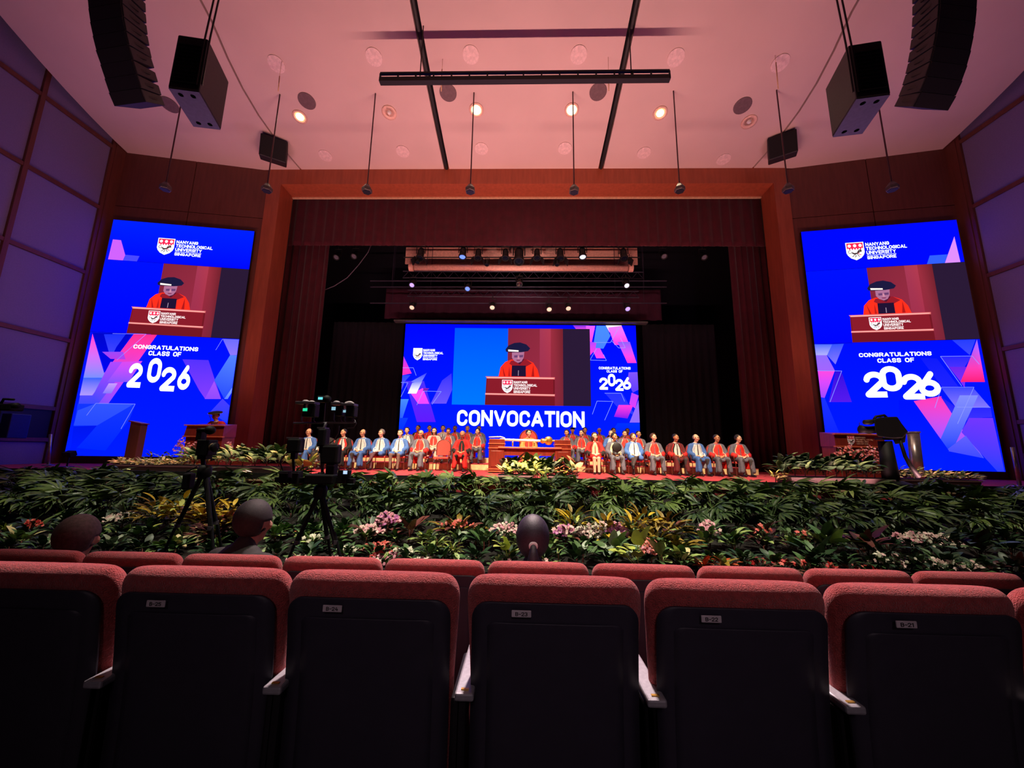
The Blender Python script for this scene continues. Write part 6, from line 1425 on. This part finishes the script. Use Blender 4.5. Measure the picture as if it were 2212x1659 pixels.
for e in sorted(BED, key=lambda q: q[2]):
    kind, words, px, top, Y, wpx, cols, n, fl_, nf = e
    cnt[words] += 1; T_ = tot[words]; shared = T_ > 9
    if shared: NTH[0] = cnt[words]-1; lab = words+', %s from left' % nth(0)
    elif T_ == 1: lab = words+', %s part of the bed' % side(px)
    else: lab = words+', %s of its kind from the left' % ordw[cnt[words]-1]
    nm = words.replace(' ', '_').replace('_in_the_bed', '')
    nm = {'croton': 'croton', 'broad': 'broad_leaved_plant', 'drac': 'dracaena', 'calad': 'caladium', 'small': 'flowering_shrub', 'flowerbush': 'orchid_clump', 'brom': 'bromeliad'}[kind]
    plant_px(kind, lab, 'plant', px, top, Y, wpx, cols, n, words+'s', fl_, nf, nm)
# unseen housing added behind the palms to hide the ceiling fill lights
t = thing('fill_light_trough', 'added long low black trough for ceiling fill lights along the stage edge behind the palms', 'fill', (0, 8.48, STZ))
b = MB(); b.box((0, -.06, .08), (26, .03, .14)); b.build('front_board', M_black, t)
b = MB(); b.box((0, .04, .012), (26, .2, .02)); b.build('tray', M_black, t)
# planters on the stage: left, right and centre groups
def planter(label, x0, x1, Y, y1, h, mt, base=STZ, y2=None):
    a, c = un(x0, 1000, Y=Y).x, un(x1, 1000, Y=Y).x
    t = thing('planter_box', label, 'planter', ((a+c)/2, Y, base)); b = MB(); b.box((0, 0, h/2), (c-a, .5, h)); b.build('box', mt, t, bevel=.01)
    b = MB(); b.box((0, 0, h+.005), (c-a-.06, .44, .01)); b.build('soil', mat('dark_soil', (26, 20, 18)), t); b = MB(); b.box((0, 0, h-.015), (c-a+.03, .53, .03)); b.build('rim', mt, t); return t
g['slime'] = leafmat('leaf_stage_lime', (98, 114, 40)); g['sgreen'] = leafmat('leaf_stage_green', (56, 82, 36)); g['spale'] = leafmat('leaf_stage_pale', (98, 110, 62)); g['sbronze'] = leafmat('leaf_stage_bronze', (124, 76, 44)); g['sdark'] = leafmat('leaf_stage_dark', (30, 46, 30))
M_pl = mat('brown_planter', (38, 25, 23), .7)
planter('long dark planter box left of the stage under cream and green plants', 262, 620, 9.2, 0, .24, M_pl)
planter('long dark planter box right of the stage under dark green plants', 1690, 1890, 8.95, 0, .24, M_pl); planter('long dark planter box at the far right under variegated plants', 1895, 2085, 9.2, 0, .22, M_pl)
planter('dark brown planter box at the left foot of the centre arrangement', 1078, 1150, 9.0, 0, .17, M_pl); planter('dark brown planter box at the right foot of the centre arrangement', 1185, 1245, 9.0, 0, .17, M_pl)
STG = []; Y_STAGE[0] = True
for px in range(262, 400, 15): STG.append(('small', 'cream variegated tuft in the left planter', px, 988+(px*7 % 5), 9.15, 34, [g['cream'], g['cream'], g['light']], 34, None, 0, .22))
for px in range(330, 420, 20): STG.append(('small', 'green and cream tuft behind the left planter', px, 974+(px*3 % 6), 9.7, 34, [g['light'], g['mid'], g['cream']], 30, None, 0, 0))
for px in range(425, 630, 26): STG.append(('broad', 'glossy green leafy plant in the left planter', px, 958+(px*5 % 8), 9.2, 60, [g['mid'], g['dark'], g['light'], g['mid']], 24, None, 0, .2))
for px, top in ((392, 948), (412, 955), (430, 950), (497, 955)): STG.append(('flowerbush', 'pink flower spike before the left lectern', px, top, 9.9, 26, [g['light'], g['yellow']], 8, [f['salmon'], f['pink']], 34, 0))
for px in range(640, 690, 18): STG.append(('calad', 'yellow green leafed plant by the camera rig', px, 975, 9.3, 40, [g['lime'], g['light']], 8, None, 0, 0))
for px in range(1690, 1880, 22): STG.append(('broad', 'dark glossy plant in the right planter', px, 976+(px*5 % 9), 9.0, 60, [g['dark'], g['dark'], g['mid']], 24, None, 0, .2))
STG.append(('drac', 'pale yellow strap leaf plant ending the right planter', 1672, 1006, 9.0, 60, [g['cream'], g['lime']], 20, None, 0, .05))
for px, top in ((1812, 966), (1832, 958), (1858, 964), (1878, 958), (1900, 968)): STG.append(('flowerbush', 'pink flower spike before the right lectern', px, top, 9.7, 26, [g['mid'], g['dark']], 6, [f['salmon'], f['pink']], 34, 0))
for px in range(1885, 2095, 17): STG.append(('small', 'variegated tuft in the far right planter', px, 1000+(px-1885)*.10+(px*3 % 6), 9.2, 40, [g['cream'], g['light'], g['mid']], 34, None, 0, .2))
CA = []
for i_, (kd, px, top, cc, n) in enumerate([('calad', 1092, 984, ('spale', 'sdark'), 9), ('calad', 1108, 978, ('sdark', 'sgreen'), 10), ('drac', 1124, 972, ('slime', 'sgreen'), 26), ('calad', 1140, 970, ('slime', 'sgreen'), 10), ('calad', 1156, 966, ('slime', 'spale'), 10), ('drac', 1170, 974, ('slime', 'slime'), 24), ('calad', 1184, 968, ('slime', 'sgreen'), 10), ('calad', 1200, 970, ('slime', 'spale'), 10), ('drac', 1214, 974, ('slime', 'spale'), 24), ('calad', 1230, 982, ('sdark', 'spale'), 9), ('calad', 1246, 992, ('spale', 'sbronze'), 9),
     ('calad', 1090, 1000, ('slime', 'spale'), 9), ('calad', 1108, 1004, ('slime', 'sgreen'), 9), ('broad', 1124, 996, ('sgreen', 'slime'), 24), ('broad', 1142, 994, ('sgreen', 'slime'), 26), ('broad', 1160, 992, ('sgreen', 'slime'), 26), ('broad', 1176, 998, ('sgreen', 'spale'), 26), ('broad', 1190, 992, ('sdark', 'sgreen'), 26), ('brom', 1204, 1000, ('sbronze', 'sbronze'), 20), ('brom', 1220, 1004, ('sbronze', 'slime'), 18), ('broad', 1236, 1008, ('sdark', 'sbronze'), 18),
     ('broad', 1152, 1018, ('sgreen', 'sgreen'), 22), ('broad', 1174, 1020, ('sgreen', 'slime'), 22), ('broad', 1100, 1016, ('slime', 'sgreen'), 16)]): CA.append((kd, px, top, [g[c] for c in cc], n))
for k, px, top, cols, n in CA: STG.append((k, 'leafy plant in the arrangement before the desk', px, top, 9.3 if top < 991 else 8.95, 46, cols, n, None, 0, .0 if top < 991 else .1))
cnt.clear(); tot.clear()
for e in STG: tot[e[1]] += 1
ordw += ['eleventh', 'twelfth', 'thirteenth', 'fourteenth', 'fifteenth', 'sixteenth']
for e in sorted(STG, key=lambda q: q[2]):
    kind, words, px, top, Y, wpx, cols, n, fl_, nf, dz = e; cnt[words] += 1
    NTH[0] = cnt[words]-1; lab = words if tot[words] == 1 else words+', %s from left' % nth(0)
    nm = {'broad': 'broad_leaved_plant', 'drac': 'dracaena', 'calad': 'caladium', 'small': 'variegated_shrub', 'flowerbush': 'flower_spike', 'brom': 'bromeliad'}[kind]
    plant_px(kind, lab, 'plant', px, top, Y, wpx, cols, n, words+'s', fl_, nf, nm, STZ+dz)
